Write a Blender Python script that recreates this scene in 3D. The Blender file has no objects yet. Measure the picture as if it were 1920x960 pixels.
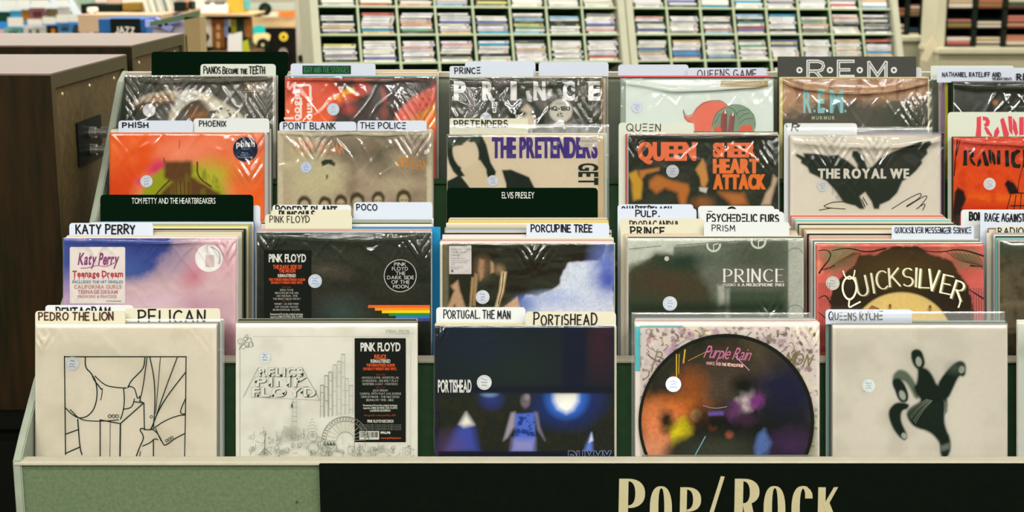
import bpy, bmesh, math, random
import numpy as np
from mathutils import Vector, Matrix

random.seed(7)
SC = bpy.context.scene
COL = SC.collection

# ------------------------------------------------------------------ camera
FPX, CX, CY = 2800.0, 988.0, 480.0          # focal length and principal point in pixels of the 1920x960 frame
PITCH = math.radians(11.5)
SP, CP = math.sin(PITCH), math.cos(PITCH)
H = 1.68
cd = bpy.data.cameras.new('camera')
cd.sensor_width = 36.0
cd.lens = 36.0 * FPX / 1920.0
cd.shift_x = -(CX - 960.0) / 1920.0
cd.dof.use_dof = True
cd.dof.focus_distance = 2.72
cd.dof.aperture_fstop = 5.6
cam = bpy.data.objects.new('camera', cd)
COL.objects.link(cam)
cam.location = (0, 0, H)
cam.rotation_euler = (math.pi / 2 - PITCH, 0, 0)
SC.camera = cam

# ------------------------------------------------------------------ light
SC.view_settings.view_transform = 'Standard'
SC.view_settings.look = 'None'
SC.view_settings.gamma = 1.0
SC.view_settings.use_curve_mapping = False
SC.view_settings.exposure = 0.0
w = bpy.data.worlds.new('world'); SC.world = w
w.use_nodes = True
w.node_tree.nodes['Background'].inputs[0].default_value = (0.86, 1.0, 0.93, 1)
w.node_tree.nodes['Background'].inputs[1].default_value = 0.3
LAMP_COL = (1.0, 0.985, 0.93)
LAMP_W = 50.0


def strip_light(x, y, length, watts, width=0.16):
    l = bpy.data.lights.new('ceiling_strip_light', 'AREA')
    l.shape = 'RECTANGLE'; l.size = length; l.size_y = width
    l.energy = watts; l.color = LAMP_COL
    o = bpy.data.objects.new('ceiling_strip_light', l)
    COL.objects.link(o)
    o.location = (x, y, 3.32)


for yy, wt in ((-2.1, 1.9), (-1.0, 1.9), (0.8, 1.1), (2.9, 0.15), (4.6, 1.05), (6.6, 1.35), (8.6, 1.7)):
    for xx in (-2.5, 0.0, 2.5):
        strip_light(xx, yy, 2.2, LAMP_W * wt)


# ------------------------------------------------------------------ picture geometry -> world
def at(px, py, D):
    up = (CY - py) / FPX * D
    return Vector(((px - CX) / FPX * D, D * CP + up * SP, H + up * CP - D * SP))


def on_y(px, py, wy):
    yp = (CY - py) / FPX
    t = wy / (CP + yp * SP)
    return Vector(((px - CX) / FPX * t, wy, H + t * (yp * CP - SP)))


def lin1(c):
    c = c / 255.0
    return c / 12.92 if c <= 0.04045 else ((c + 0.055) / 1.055) ** 2.4


GAIN = 0.95


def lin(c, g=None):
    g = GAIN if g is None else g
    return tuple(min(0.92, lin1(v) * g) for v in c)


# ------------------------------------------------------------------ materials
MATS = {}


def newmat(name):
    m = bpy.data.materials.new(name); m.use_nodes = True
    return m, m.node_tree, m.node_tree.nodes['Principled BSDF']


def plain(name, rgb, rough=0.5, spec=0.4, noise=0.0, scale=30.0, col2=None, metal=0.0, bump=0.0, stretch=None):
    if name in MATS: return MATS[name]
    m, nt, b = newmat(name)
    b.inputs['Roughness'].default_value = rough
    b.inputs['Specular IOR Level'].default_value = spec
    b.inputs['Metallic'].default_value = metal
    c = lin(rgb)
    b.inputs['Base Color'].default_value = (*c, 1)
    if noise or col2:
        tc = nt.nodes.new('ShaderNodeTexCoord')
        mp = nt.nodes.new('ShaderNodeMapping')
        nt.links.new(tc.outputs['Object'], mp.inputs['Vector'])
        if stretch: mp.inputs['Scale'].default_value = stretch
        n = nt.nodes.new('ShaderNodeTexNoise')
        n.inputs['Scale'].default_value = scale; n.inputs['Detail'].default_value = 5
        n.inputs['Roughness'].default_value = 0.65
        nt.links.new(mp.outputs['Vector'], n.inputs['Vector'])
        r = nt.nodes.new('ShaderNodeValToRGB')
        r.color_ramp.elements[0].position = 0.32; r.color_ramp.elements[1].position = 0.68
        c2 = lin(col2) if col2 else tuple(v * (1 - noise) for v in c)
        r.color_ramp.elements[0].color = (*c2, 1)
        r.color_ramp.elements[1].color = (*c, 1)
        nt.links.new(n.outputs['Fac'], r.inputs['Fac'])
        nt.links.new(r.outputs['Color'], b.inputs['Base Color'])
        if bump:
            bp = nt.nodes.new('ShaderNodeBump')
            bp.inputs['Strength'].default_value = bump; bp.inputs['Distance'].default_value = 0.002
            nt.links.new(n.outputs['Fac'], bp.inputs['Height'])
            nt.links.new(bp.outputs['Normal'], b.inputs['Normal'])
    MATS[name] = m
    return m


def ink(name, rough, spec):
    m, nt, b = newmat(name)
    a = nt.nodes.new('ShaderNodeAttribute'); a.attribute_name = 'ink'
    nt.links.new(a.outputs['Color'], b.inputs['Base Color'])
    b.inputs['Roughness'].default_value = rough
    b.inputs['Specular IOR Level'].default_value = spec
    MATS[name] = m
    return m


M_PRINT = ink('printed_card', 0.6, 0.08)
M_CARD = ink('divider_plastic', 0.55, 0.12)
M_MATTE = ink('matte_black_card', 0.85, 0.02)
M_PLAST = ink('case_plastic', 0.5, 0.1)


def film_mat(name='clear_film', rough=0.09, k=.65, haze=0.0):
    m = bpy.data.materials.new(name); m.use_nodes = True
    nt = m.node_tree; nt.nodes.clear()
    out = nt.nodes.new('ShaderNodeOutputMaterial')
    tr = nt.nodes.new('ShaderNodeBsdfTransparent')
    gl = nt.nodes.new('ShaderNodeBsdfGlossy'); gl.inputs['Roughness'].default_value = rough
    gl.inputs['Color'].default_value = (1, 1, 1, 1)
    df = nt.nodes.new('ShaderNodeBsdfDiffuse'); df.inputs['Color'].default_value = (.9, .92, .9, 1)
    fr = nt.nodes.new('ShaderNodeFresnel'); fr.inputs['IOR'].default_value = 1.5
    mu = nt.nodes.new('ShaderNodeMath'); mu.operation = 'MULTIPLY'; mu.inputs[1].default_value = 2.0 * k
    mu.use_clamp = True
    nt.links.new(fr.outputs[0], mu.inputs[0])
    m1 = nt.nodes.new('ShaderNodeMixShader'); m1.inputs[0].default_value = haze
    nt.links.new(tr.outputs[0], m1.inputs[1]); nt.links.new(df.outputs[0], m1.inputs[2])
    m2 = nt.nodes.new('ShaderNodeMixShader')
    nt.links.new(mu.outputs[0], m2.inputs[0])
    nt.links.new(m1.outputs[0], m2.inputs[1]); nt.links.new(gl.outputs[0], m2.inputs[2])
    nt.links.new(m2.outputs[0], out.inputs['Surface'])
    return m


M_FILM = film_mat()
M_FILM_LOOSE = film_mat('loose_clear_film', 0.16, .9, 0.1)

# ------------------------------------------------------------------ object helpers


class MB:
    """collects coloured polygons; build() links them as one mesh object"""
    def __init__(s):
        s.v = []; s.f = []; s.c = []; s.smooth = False

    def add(s, vs, fs, col):
        b = len(s.v)
        s.v += [tuple(p) for p in vs]
        s.f += [tuple(i + b for i in f) for f in fs]
        if len(col) == len(vs) and hasattr(col[0], '__len__'):
            s.c += [tuple(c) for c in col]
        else:
            s.c += [tuple(col)] * len(vs)

    def box(s, x0, x1, y0, y1, z0, z1, col=(.5, .5, .5)):
        v = [(x, y, z) for x in (x0, x1) for y in (y0, y1) for z in (z0, z1)]
        s.add(v, [(0, 1, 3, 2), (4, 6, 7, 5), (0, 4, 5, 1), (2, 3, 7, 6), (0, 2, 6, 4), (1, 5, 7, 3)], col)

    def prism(s, pts, z0, z1, col=(.5, .5, .5)):
        n = len(pts)
        v = [(x, y, z0) for x, y in pts] + [(x, y, z1) for x, y in pts]
        f = [tuple(range(n))[::-1], tuple(range(n, 2 * n))]
        f += [(i, (i + 1) % n, n + (i + 1) % n, n + i) for i in range(n)]
        s.add(v, f, col)

    def disc(s, cx, cy, z0, z1, r, col, n=28):
        s.prism([(cx + r * math.cos(2 * math.pi * i / n), cy + r * math.sin(2 * math.pi * i / n)) for i in range(n)], z0, z1, col)

    def build(s, name, mat, parent=None, bevel=0.0, smooth=False, kind=None):
        me = bpy.data.meshes.new(name)
        me.from_pydata(s.v, [], s.f)
        a = me.color_attributes.new('ink', 'FLOAT_COLOR', 'POINT')
        arr = np.ones((len(s.v), 4), dtype=np.float32)
        arr[:, :3] = np.array(s.c, dtype=np.float32)
        a.data.foreach_set('color', arr.ravel())
        me.materials.append(mat)
        bm = bmesh.new(); bm.from_mesh(me)
        if len(bm.faces) < 3000:
            bmesh.ops.recalc_face_normals(bm, faces=bm.faces)
        if bevel:
            bmesh.ops.bevel(bm, geom=[e for e in bm.edges if len(e.link_faces) == 2 and e.calc_face_angle() > 0.5], offset=bevel, segments=2, affect='EDGES', clamp_overlap=True)
        bm.to_mesh(me); bm.free()
        if smooth:
            me.polygons.foreach_set('use_smooth', [True] * len(me.polygons))
        o = bpy.data.objects.new(name, me)
        COL.objects.link(o)
        if parent: o.parent = parent
        if kind: o['kind'] = kind
        return o


def thing(name, label, cat, loc=(0, 0, 0), rot=(0, 0, 0), group=None):
    o = bpy.data.objects.new(name, None); COL.objects.link(o)
    o.empty_display_size = 0.05
    o.location = loc; o.rotation_euler = rot
    tag(o, label, cat, group)
    return o


def tag(o, label, cat, group=None):
    o['label'] = label; o['category'] = cat
    if group: o['group'] = group
    return o


ORD = ['zeroth', 'first', 'second', 'third', 'fourth', 'fifth', 'sixth', 'seventh', 'eighth', 'ninth', 'tenth', 'eleventh', 'twelfth', 'thirteenth',
       'fourteenth', 'fifteenth', 'sixteenth', 'seventeenth', 'eighteenth', 'nineteenth', 'twentieth', 'twenty-first', 'twenty-second',
       'twenty-third', 'twenty-fourth', 'twenty-fifth', 'twenty-sixth', 'twenty-seventh', 'twenty-eighth', 'twenty-ninth', 'thirtieth',
       'thirty-first', 'thirty-second', 'thirty-third', 'thirty-fourth', 'thirty-fifth']

# ------------------------------------------------------------------ lettering: block type taken from the built-in font


def load_glyphs():
    chars = [chr(i) for i in range(33, 127)]
    out = {}
    tmp = []
    for off in (0.0, 0.035):
        for ch in chars:
            cu = bpy.data.curves.new('glyph', 'FONT'); cu.body = ch; cu.offset = off; cu.resolution_u = 4
            o = bpy.data.objects.new('glyph', cu); COL.objects.link(o)
            tmp.append((off, ch, o, cu))
    bpy.context.view_layer.update()
    dg = bpy.context.evaluated_depsgraph_get()
    for off, ch, o, cu in tmp:
        e = o.evaluated_get(dg); me = e.to_mesh()
        vs = [(v.co.x, v.co.y) for v in me.vertices]
        fs = [tuple(p.vertices) for p in me.polygons]
        e.to_mesh_clear()
        x0 = min((v[0] for v in vs), default=0); x1 = max((v[0] for v in vs), default=.3)
        out[(off, ch)] = (vs, fs, x0, x1)
    for off, ch, o, cu in tmp:
        bpy.data.objects.remove(o); bpy.data.curves.remove(cu)
    return out


GLY = load_glyphs()
CAP = max(v[1] for v in GLY[(0.0, 'H')][0])


def layout(txt, bold, gap):
    off = 0.035 if bold else 0.0
    x = 0; items = []
    for ch in txt:
        if ch == ' ':
            x += 0.26; continue
        vs, fs, x0, x1 = GLY[(off, ch)]
        items.append((ch, x - x0)); x += x1 - x0 + gap
    return items, max(x - gap, 0.01), off


# ------------------------------------------------------------------ lettering: single-stroke marker hand
def arc(cx, cy, rx, ry, a0, a1, n=9):
    return [(cx + rx * math.cos(math.radians(a0 + (a1 - a0) * i / (n - 1))), cy + ry * math.sin(math.radians(a0 + (a1 - a0) * i / (n - 1)))) for i in range(n)]


HAND = {
    'A': [[(0, 0), (.33, 1), (.68, 0)], [(.1, .36), (.6, .36)]],
    'B': [[(0, 0), (0, 1)], [(0, 1)] + arc(.2, .76, .3, .24, 90, -90) + [(0, .52)], [(0, .52)] + arc(.22, .26, .36, .26, 90, -90) + [(0, 0)]],
    'C': [arc(.36, .5, .36, .5, 50, 310, 13)],
    'D': [[(0, 0), (0, 1)], [(0, 1)] + arc(.15, .5, .45, .5, 90, -90, 11) + [(0, 0)]],
    'E': [[(.5, 1), (0, 1), (0, 0), (.52, 0)], [(0, .52), (.42, .52)]],
    'F': [[(.5, 1), (0, 1), (0, 0)], [(0, .52), (.4, .52)]],
    'G': [arc(.36, .5, .36, .5, 50, 330, 13) + [(.68, .42), (.4, .42)]],
    'H': [[(0, 1), (0, 0)], [(.55, 1), (.55, 0)], [(0, .5), (.55, .5)]],
    'I': [[(.05, 1), (.05, 0)]],
    'J': [[(.4, 1), (.4, .2)] + arc(.2, .2, .2, .2, 0, -160, 6)],
    'K': [[(0, 1), (0, 0)], [(.52, 1), (0, .42)], [(.14, .56), (.56, 0)]],
    'L': [[(0, 1), (0, 0), (.48, .02)]],
    'M': [[(0, 0), (.06, 1), (.36, .3), (.66, 1), (.72, 0)]],
    'N': [[(0, 0), (0, 1), (.52, 0), (.54, 1)]],
    'O': [arc(.36, .5, .36, .5, 90, 450, 17)],
    'P': [[(0, 0), (0, 1)], [(-.06, .98)] + arc(.22, .73, .3, .27, 90, -90) + [(0, .44)]],
    'Q': [arc(.36, .5, .36, .5, 90, 450, 17), [(.4, .3), (.78, -.06)]],
    'R': [[(0, 0), (0, 1)], [(-.04, 1)] + arc(.22, .75, .28, .25, 90, -90) + [(0, .48)], [(.18, .48), (.55, 0)]],
    'S': [arc(.27, .75, .25, .25, 40, 250, 9) + arc(.27, .25, .27, .26, 80, -140, 9)],
    'T': [[(-.05, 1), (.6, 1)], [(.28, 1), (.26, 0)]],
    'U': [[(0, 1), (0, .3)] + arc(.27, .3, .27, .3, 180, 360, 9) + [(.54, 1)]],
    'V': [[(0, 1), (.3, 0), (.6, 1)]],
    'W': [[(0, 1), (.2, 0), (.42, .75), (.62, 0), (.84, 1)]],
    'X': [[(0, 1), (.56, 0)], [(.54, 1), (0, 0)]],
    'Y': [[(0, 1), (.28, .5), (.56, 1)], [(.28, .5), (.24, 0)]],
    'Z': [[(0, 1), (.55, 1), (0, 0), (.57, 0)]],
    'e': [[(0, .98), (.48, 1.0)], [(0, .52), (.42, .54)], [(0, .04), (.48, .05)]],
    '.': [[(.05, .0), (.09, .05)]], '-': [[(0, .45), (.3, .45)]], "'": [[(.05, 1.1), (.0, .85)]],
    '0': [arc(.3, .5, .3, .5, 90, 450, 15)], '1': [[(0, .8), (.2, 1), (.2, 0)]],
    '8': [arc(.27, .75, .22, .25, 90, 450, 13), arc(.27, .25, .27, .26, 90, 450, 13)],
    '3': [arc(.22, .75, .24, .25, 150, -90, 9) + arc(.22, .25, .28, .26, 90, -150, 9)],
    '9': [arc(.27, .68, .25, .3, 0, 360, 13) + [(.5, .0)]],
    '&': [[(.7, 0), (.15, .72)] + arc(.3, .82, .16, .18, 200, -20, 8) + [(.1, .35)] + arc(.28, .22, .24, .22, 160, 340, 8) + [(.68, .5)]],
}
# ------------------------------------------------------------------ printed surfaces, drawn in picture pixels on a plane parallel to the picture


class Plate:
    """flat printed sheet whose local frame is x across, y up, z towards the viewer; s = metres per picture pixel"""
    def __init__(s, ox, oy, sc):
        s.ox, s.oy, s.s = ox, oy, sc
        s.m = MB(); s.z = 0.00025; s.clip = None

    def L(s, px, py):
        return ((px - s.ox) * s.s, (s.oy - py) * s.s)

    def up(s):
        s.z += 0.00004

    def shape(s, pts, col):
        s.up()
        v = [(*s.L(x, y), s.z) for x, y in pts]
        # fan is unsafe for concave outlines, leave it to one n-gon
        s.m.add(v, [tuple(range(len(v)))], lin(col))

    def rect(s, x0, y0, x1, y1, col):
        s.shape([(x0, y0), (x1, y0), (x1, y1), (x0, y1)], col)

    def ell(s, cx, cy, rx, ry, col, n=28, rot=0):
        c, d = math.cos(math.radians(rot)), math.sin(math.radians(rot))
        s.shape([(cx + rx * math.cos(2 * math.pi * i / n) * c - ry * math.sin(2 * math.pi * i / n) * d,
                  cy + rx * math.cos(2 * math.pi * i / n) * d + ry * math.sin(2 * math.pi * i / n) * c) for i in range(n)], col)

    def ring(s, cx, cy, r, wd, col, n=40, a0=0, a1=360):
        s.up()
        vs = []; fs = []
        for i in range(n + 1):
            a = math.radians(a0 + (a1 - a0) * i / n)
            for rr in (r - wd / 2, r + wd / 2):
                vs.append((*s.L(cx + rr * math.cos(a), cy + rr * math.sin(a)), s.z))
        for i in range(n): fs.append((2 * i, 2 * i + 1, 2 * i + 3, 2 * i + 2))
        s.m.add(vs, fs, lin(col))

    def strip(s, A, B, col):
        s.up()
        n = len(A)
        vs = [(*s.L(*p), s.z) for p in A] + [(*s.L(*p), s.z) for p in B]
        s.m.add(vs, [(i, i + 1, n + i + 1, n + i) for i in range(n - 1)], lin(col))

    def line(s, pts, wd, col, smooth=True, taper=None, wfun=None):
        """stroke along points (pixels)"""
        if smooth and len(pts) > 2:
            for _ in range(2):
                q = [pts[0]]
                for a, b in zip(pts, pts[1:]):
                    q += [(a[0] * .75 + b[0] * .25, a[1] * .75 + b[1] * .25), (a[0] * .25 + b[0] * .75, a[1] * .25 + b[1] * .75)]
                pts = q + [pts[-1]]
        if not smooth and len(pts) > 2:
            runs = [[pts[0]]]
            for i in range(1, len(pts)):
                runs[-1].append(pts[i])
                if i < len(pts) - 1:
                    ax, ay = pts[i][0] - pts[i - 1][0], pts[i][1] - pts[i - 1][1]; bx, by = pts[i + 1][0] - pts[i][0], pts[i + 1][1] - pts[i][1]
                    if ax * bx + ay * by < .62 * math.hypot(ax, ay) * math.hypot(bx, by): runs.append([pts[i]])
            if len(runs) > 1:
                for r in runs: s.line(r, wd, col, False, taper, wfun)
                return
        s.up()
        n = len(pts); A = []; B = []
        for i, p in enumerate(pts):
            a = pts[max(i - 1, 0)]; b = pts[min(i + 1, n - 1)]
            dx, dy = b[0] - a[0], b[1] - a[1]; l = math.hypot(dx, dy) or 1
            t = i / max(n - 1, 1)
            h = wd / 2
            if taper: h *= taper[0] + (taper[1] - taper[0]) * t
            if wfun: h = wfun(dx / l, dy / l) / 2
            nx, ny = -dy / l * h, dx / l * h
            ex = -dx / l * h * .7 if i == 0 else dx / l * h * .7 if i == n - 1 else 0
            ey = -dy / l * h * .7 if i == 0 else dy / l * h * .7 if i == n - 1 else 0
            A.append((p[0] + nx + ex, p[1] + ny + ey)); B.append((p[0] - nx + ex, p[1] - ny + ey))
        vs = [(*s.L(*p), s.z) for p in A] + [(*s.L(*p), s.z) for p in B]
        s.m.add(vs, [(i, i + 1, n + i + 1, n + i) for i in range(n - 1)], lin(col))

    def type(s, txt, x0, y0, x1, y1, col, bold=False, gap=.08, shear=0, rot=0, arcr=None, outline=None):
        """block lettering filling the box x0..x1 (y0 = cap top, y1 = baseline)"""
        items, wd, off = layout(txt, bold, gap)
        s.up()
        sx = (x1 - x0) / wd; sy = (y1 - y0) / CAP
        c, d = math.cos(math.radians(rot)), math.sin(math.radians(rot))
        for ch, dx in items:
            vs, fs, _, _ = GLY[(off, ch)]
            P = []
            for vx, vy in vs:
                X = (vx + dx) * sx + shear * vy * sy; Y = -vy * sy
                if arcr:
                    mid = (x1 - x0) / 2; a = (X - mid) / arcr
                    R = arcr - Y
                    X, Y = mid + R * math.sin(a), arcr - R * math.cos(a)
                P.append((*s.L(x0 + X * c - Y * d, y1 + X * d + Y * c), s.z))
            s.m.add(P, fs, lin(col))

    def hand(s, txt, x0, y0, x1, y1, col=(30, 26, 24), wd=2.2, jit=.06, gap=.27, wfun=None, serif=0, shear=0, rot=0, seed=1, sizes=None):
        """marker lettering filling the box x0..x1, y0 = cap top, y1 = baseline"""
        rnd = random.Random(seed + len(txt))
        x = 0; items = []
        for k, ch in enumerate(txt):
            if ch == ' ':
                x += .38; continue
            g = HAND.get(ch)
            if g is None: continue
            sz = sizes[k] if sizes else 1
            wch = max(p[0] for st in g for p in st) * sz
            items.append((g, x, sz)); x += wch + gap
        tot = max(x - gap, .1)
        sx = (x1 - x0) / tot; sy = (y1 - y0)
        c, d = math.cos(math.radians(rot)), math.sin(math.radians(rot))
        for g, gx, sz in items:
            r = rnd.uniform(-jit, jit); k = 1 + rnd.uniform(-jit, jit); oy = rnd.uniform(-jit, jit) * .6
            for st in g:
                pts = []
                for px, py in st:
                    a = (px * k + r * py * .8) * sz; b = (py * k + oy) * sz
                    X = (gx + a) * sx + shear * b * sy; Y = -b * sy
                    pts.append((x0 + X * c - Y * d, y1 + X * d + Y * c))
                s.line(pts, wd, col, smooth=False, wfun=wfun)
                if serif and len(st) <= 3:
                    for (ax, ay), (qx, qy) in zip((pts[0], pts[-1]), (st[0], st[-1])):
                        if qy in (0, 1): s.rect(ax - serif, ay - .45, ax + serif, ay + .45, col)


class Art(Plate):
    """finely divided sheet with a painted picture of its own, plus drawn shapes and lettering on top"""
    def __init__(s, x0, y0, x1, ybot, yvis, ox, oy, sc, step=1.6):
        super().__init__(ox, oy, sc)
        s.x0, s.y0, s.x1, s.ybot = x0, y0, x1, ybot
        nx = int((x1 - x0) / step) + 1; ny = int((yvis - y0) / step) + 1
        s.gx = np.linspace(x0, x1, nx); s.gy = np.append(np.linspace(y0, yvis, ny), ybot)
        s.X, s.Y = np.meshgrid(s.gx, s.gy)
        s.C = np.ones((*s.X.shape, 3)) * .5

    @staticmethod
    def nz(X, Y, sc, seed=0, oct=3, sy=None):
        tot = 0; amp = 1; n = 0
        for o in range(oct):
            rs = np.random.RandomState(seed * 17 + o)
            T = rs.rand(64, 64)
            u = X / sc * 2 ** o + 1000; v = Y / (sy or sc) * 2 ** o + 1000
            i = np.floor(u).astype(int); j = np.floor(v).astype(int)
            fu = u - i; fv = v - j
            fu = fu * fu * (3 - 2 * fu); fv = fv * fv * (3 - 2 * fv)
            g = lambda a, b: T[a % 64, b % 64]
            val = (g(i, j) * (1 - fu) + g(i + 1, j) * fu) * (1 - fv) + (g(i, j + 1) * (1 - fu) + g(i + 1, j + 1) * fu) * fv
            tot = tot + val * amp; n += amp; amp *= .55
        return tot / n

    def mix(s, m, col):
        m = np.clip(m, 0, 1)[..., None]
        s.C = s.C * (1 - m) + np.array(lin(col)) * m
        return s

    def fill(s, col): return s.mix(np.ones_like(s.X), col)

    def grad(s, c0, c1, x0=0, y0=0, x1=0, y1=1):
        t = ((s.X - x0) * (x1 - x0) + (s.Y - y0) * (y1 - y0)) / ((x1 - x0) ** 2 + (y1 - y0) ** 2)
        s.fill(c0); return s.mix(t, c1)

    def blot(s, cx, cy, rx, ry, col, soft=.3, rot=0, a=1, wob=0, seed=1):
        c, d = math.cos(math.radians(rot)), math.sin(math.radians(rot))
        u = ((s.X - cx) * c + (s.Y - cy) * d) / rx; v = (-(s.X - cx) * d + (s.Y - cy) * c) / ry
        r = np.sqrt(u * u + v * v)
        if wob: r = r + (s.nz(s.X, s.Y, max(rx, ry) * .5, seed) - .5) * wob
        return s.mix((1 + soft - r) / (2 * soft) * a if soft else (r < 1) * a, col)

    def poly(s, pts, col, soft=1.2, a=1, wob=0, seed=3, wsc=20):
        X, Y = s.X, s.Y
        if wob:
            X = X + (s.nz(s.X, s.Y, wsc, seed) - .5) * wob; Y = Y + (s.nz(s.X, s.Y, wsc, seed + 5) - .5) * wob
        d2 = np.full(X.shape, 1e9); ins = np.zeros(X.shape, bool)
        for (ax, ay), (bx, by) in zip(pts, pts[1:] + pts[:1]):
            ex, ey = bx - ax, by - ay; L = ex * ex + ey * ey or 1
            t = np.clip(((X - ax) * ex + (Y - ay) * ey) / L, 0, 1)
            d2 = np.minimum(d2, (X - ax - t * ex) ** 2 + (Y - ay - t * ey) ** 2)
            if ay != by:
                cr = ((ay > Y) != (by > Y)) & (X < (bx - ax) * (Y - ay) / (by - ay) + ax)
                ins ^= cr
        sd = np.sqrt(d2) * np.where(ins, 1, -1)
        return s.mix((sd / soft + 1) / 2 * a, col)

    def speck(s, sc, thr, col, soft=.08, seed=1, a=1, sy=None, mask=None):
        n = s.nz(s.X, s.Y, sc, seed, 3, sy)
        m = (n - thr) / soft
        m = np.clip(m, 0, 1) * a
        if mask is not None: m = m * mask
        return s.mix(m, col)

    def grain(s, amt=.12, sc=2.2, seed=9):
        n = s.nz(s.X, s.Y, sc, seed, 2)[..., None] - .5
        s.C = np.clip(s.C * (1 + n * 2 * amt), 0, .92)
        return s

    def flush(s):
        ny, nx = s.X.shape
        v = np.empty((ny * nx, 3))
        v[:, 0] = ((s.X - s.ox) * s.s).ravel(); v[:, 1] = ((s.oy - s.Y) * s.s).ravel(); v[:, 2] = 0.00012
        idx = np.arange(ny * nx).reshape(ny, nx)
        f = np.stack([idx[1:, :-1], idx[1:, 1:], idx[:-1, 1:], idx[:-1, :-1]], -1).reshape(-1, 4)
        m = MB()
        m.v = v.tolist(); m.f = f.tolist(); m.c = s.C.reshape(-1, 3).tolist()
        b = len(m.v)
        m.v += s.m.v; m.f += [tuple(i + b for i in q) for q in s.m.f]; m.c += s.m.c
        s.m = m
        return s


def rounded(pts, n=2):
    for _ in range(n):
        q = []
        for a, b in zip(pts, pts[1:] + pts[:1]):
            q += [(a[0] * .75 + b[0] * .25, a[1] * .75 + b[1] * .25), (a[0] * .25 + b[0] * .75, a[1] * .25 + b[1] * .75)]
        pts = q
    return pts


def quick_build(m, name, mat, parent=None):
    me = bpy.data.meshes.new(name)
    me.from_pydata(m.v, [], m.f)
    a = me.color_attributes.new('ink', 'FLOAT_COLOR', 'POINT')
    arr = np.ones((len(m.v), 4), dtype=np.float32); arr[:, :3] = np.array(m.c, dtype=np.float32)
    a.data.foreach_set('color', arr.ravel())
    me.materials.append(mat)
    o = bpy.data.objects.new(name, me); COL.objects.link(o)
    if parent: o.parent = parent
    return o


# ------------------------------------------------------------------ the record packs
ROT = (math.pi / 2 - PITCH, 0, 0)
AXU = Vector((0, SP, CP)); AXN = Vector((0, -CP, SP))
FLOORS = {1: (2.457, .733, .06), 2: (2.586, .861, .085), 3: (2.946, 1.009, .06), 4: (3.043, 1.114, .06)}   # y, z, slope of each tier's shelf
DEPTH = {1: 2.595, 2: 2.697, 3: 3.02, 4: 3.094}


def floor_h(top, row):
    """height from a top point down the leaning plane to the shelf"""
    y0, z0, k = FLOORS[row]
    # z - h*CP = z0 + k*(y - h*SP - y0)
    return (top.z - z0 - k * (top.y - y0)) / (CP - k * SP)


def sheet_root(name, label, cat, row, px, py, D, group=None):
    top = at(px, py, D)
    h = floor_h(top, row)
    return thing(name, label, cat, top - AXU * h, ROT, group), h


def film(parent, x0, x1, y0, y1, P, ridge=None, wr=.0012, seed=1, name='plastic_sleeve', mat=None, z=.0012, n=(150, 90), corner=None):
    """thin clear sleeve with real creases; ridge = (depth px at middle, depth px at ends, height m, width px)"""
    gx = np.linspace(x0, x1, n[0]); gy = np.linspace(y0, y1, n[1])
    X, Y = np.meshgrid(gx, gy)
    Z = np.full(X.shape, z)
    t = (X - (x0 + x1) / 2) / ((x1 - x0) / 2)
    if ridge:
        dm, de, hh, wd = ridge
        yc = y0 + de + (dm - de) * (1 - t * t) + (Art.nz(X, Y, 60, seed, 2) - .5) * 8
        d = (Y - yc) / wd
        Z = Z + hh * np.exp(-d * d) * (.35 + .9 * Art.nz(X, Y * .1, 50, seed + 3, 2)) * np.clip((1 - np.abs(t)) * 6, 0, 1)
    # long thin creases, strongest near the open top
    c1 = Art.nz(X * .8 + Y * .6, (Y * .8 - X * .6) * .25, 26, seed + 1, 2); c2 = Art.nz((X * .8 - Y * .6), (Y * .8 + X * .6) * .25, 26, seed + 2, 2)
    cr = np.clip(1 - np.abs(c1 - .5) * 9, 0, 1) ** 2 + np.clip(1 - np.abs(c2 - .52) * 9, 0, 1) ** 2
    Z = Z + cr * wr * .8 * (np.exp(-(Y - y0) / 38) + .12)
    Z = Z + wr * .15 * (Art.nz(X, Y, 120, seed + 7, 2))
    if corner:
        for cx, cy, r, hh in corner:
            q = np.exp(-((X - cx) ** 2 + (Y - cy) ** 2) / r ** 2)
            Z = Z + hh * q * (.5 + .5 * np.sin((X - cx) * .45 + (Y - cy) * .28 * np.sign(X - cx + .01)))
    Z = np.maximum(Z, .0009)
    edge = np.minimum(np.minimum(X - x0, x1 - X), np.minimum(Y - y0, y1 - Y + 50))
    Z = Z * np.clip(edge / 4 + .25, 0, 1)
    m = MB()
    ny, nx = X.shape
    m.v = [(*P.L(a, b), c) for a, b, c in zip(X.ravel(), Y.ravel(), Z.ravel())]
    idx = np.arange(ny * nx).reshape(ny, nx)
    m.f = np.stack([idx[1:, :-1], idx[1:, 1:], idx[:-1, 1:], idx[:-1, :-1]], -1).reshape(-1, 4).tolist()
    m.c = [(1, 1, 1)] * len(m.v)
    o = quick_build(m, name, mat or M_FILM, parent)
    o.data.polygons.foreach_set('use_smooth', [True] * len(o.data.polygons))
    return o


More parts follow.
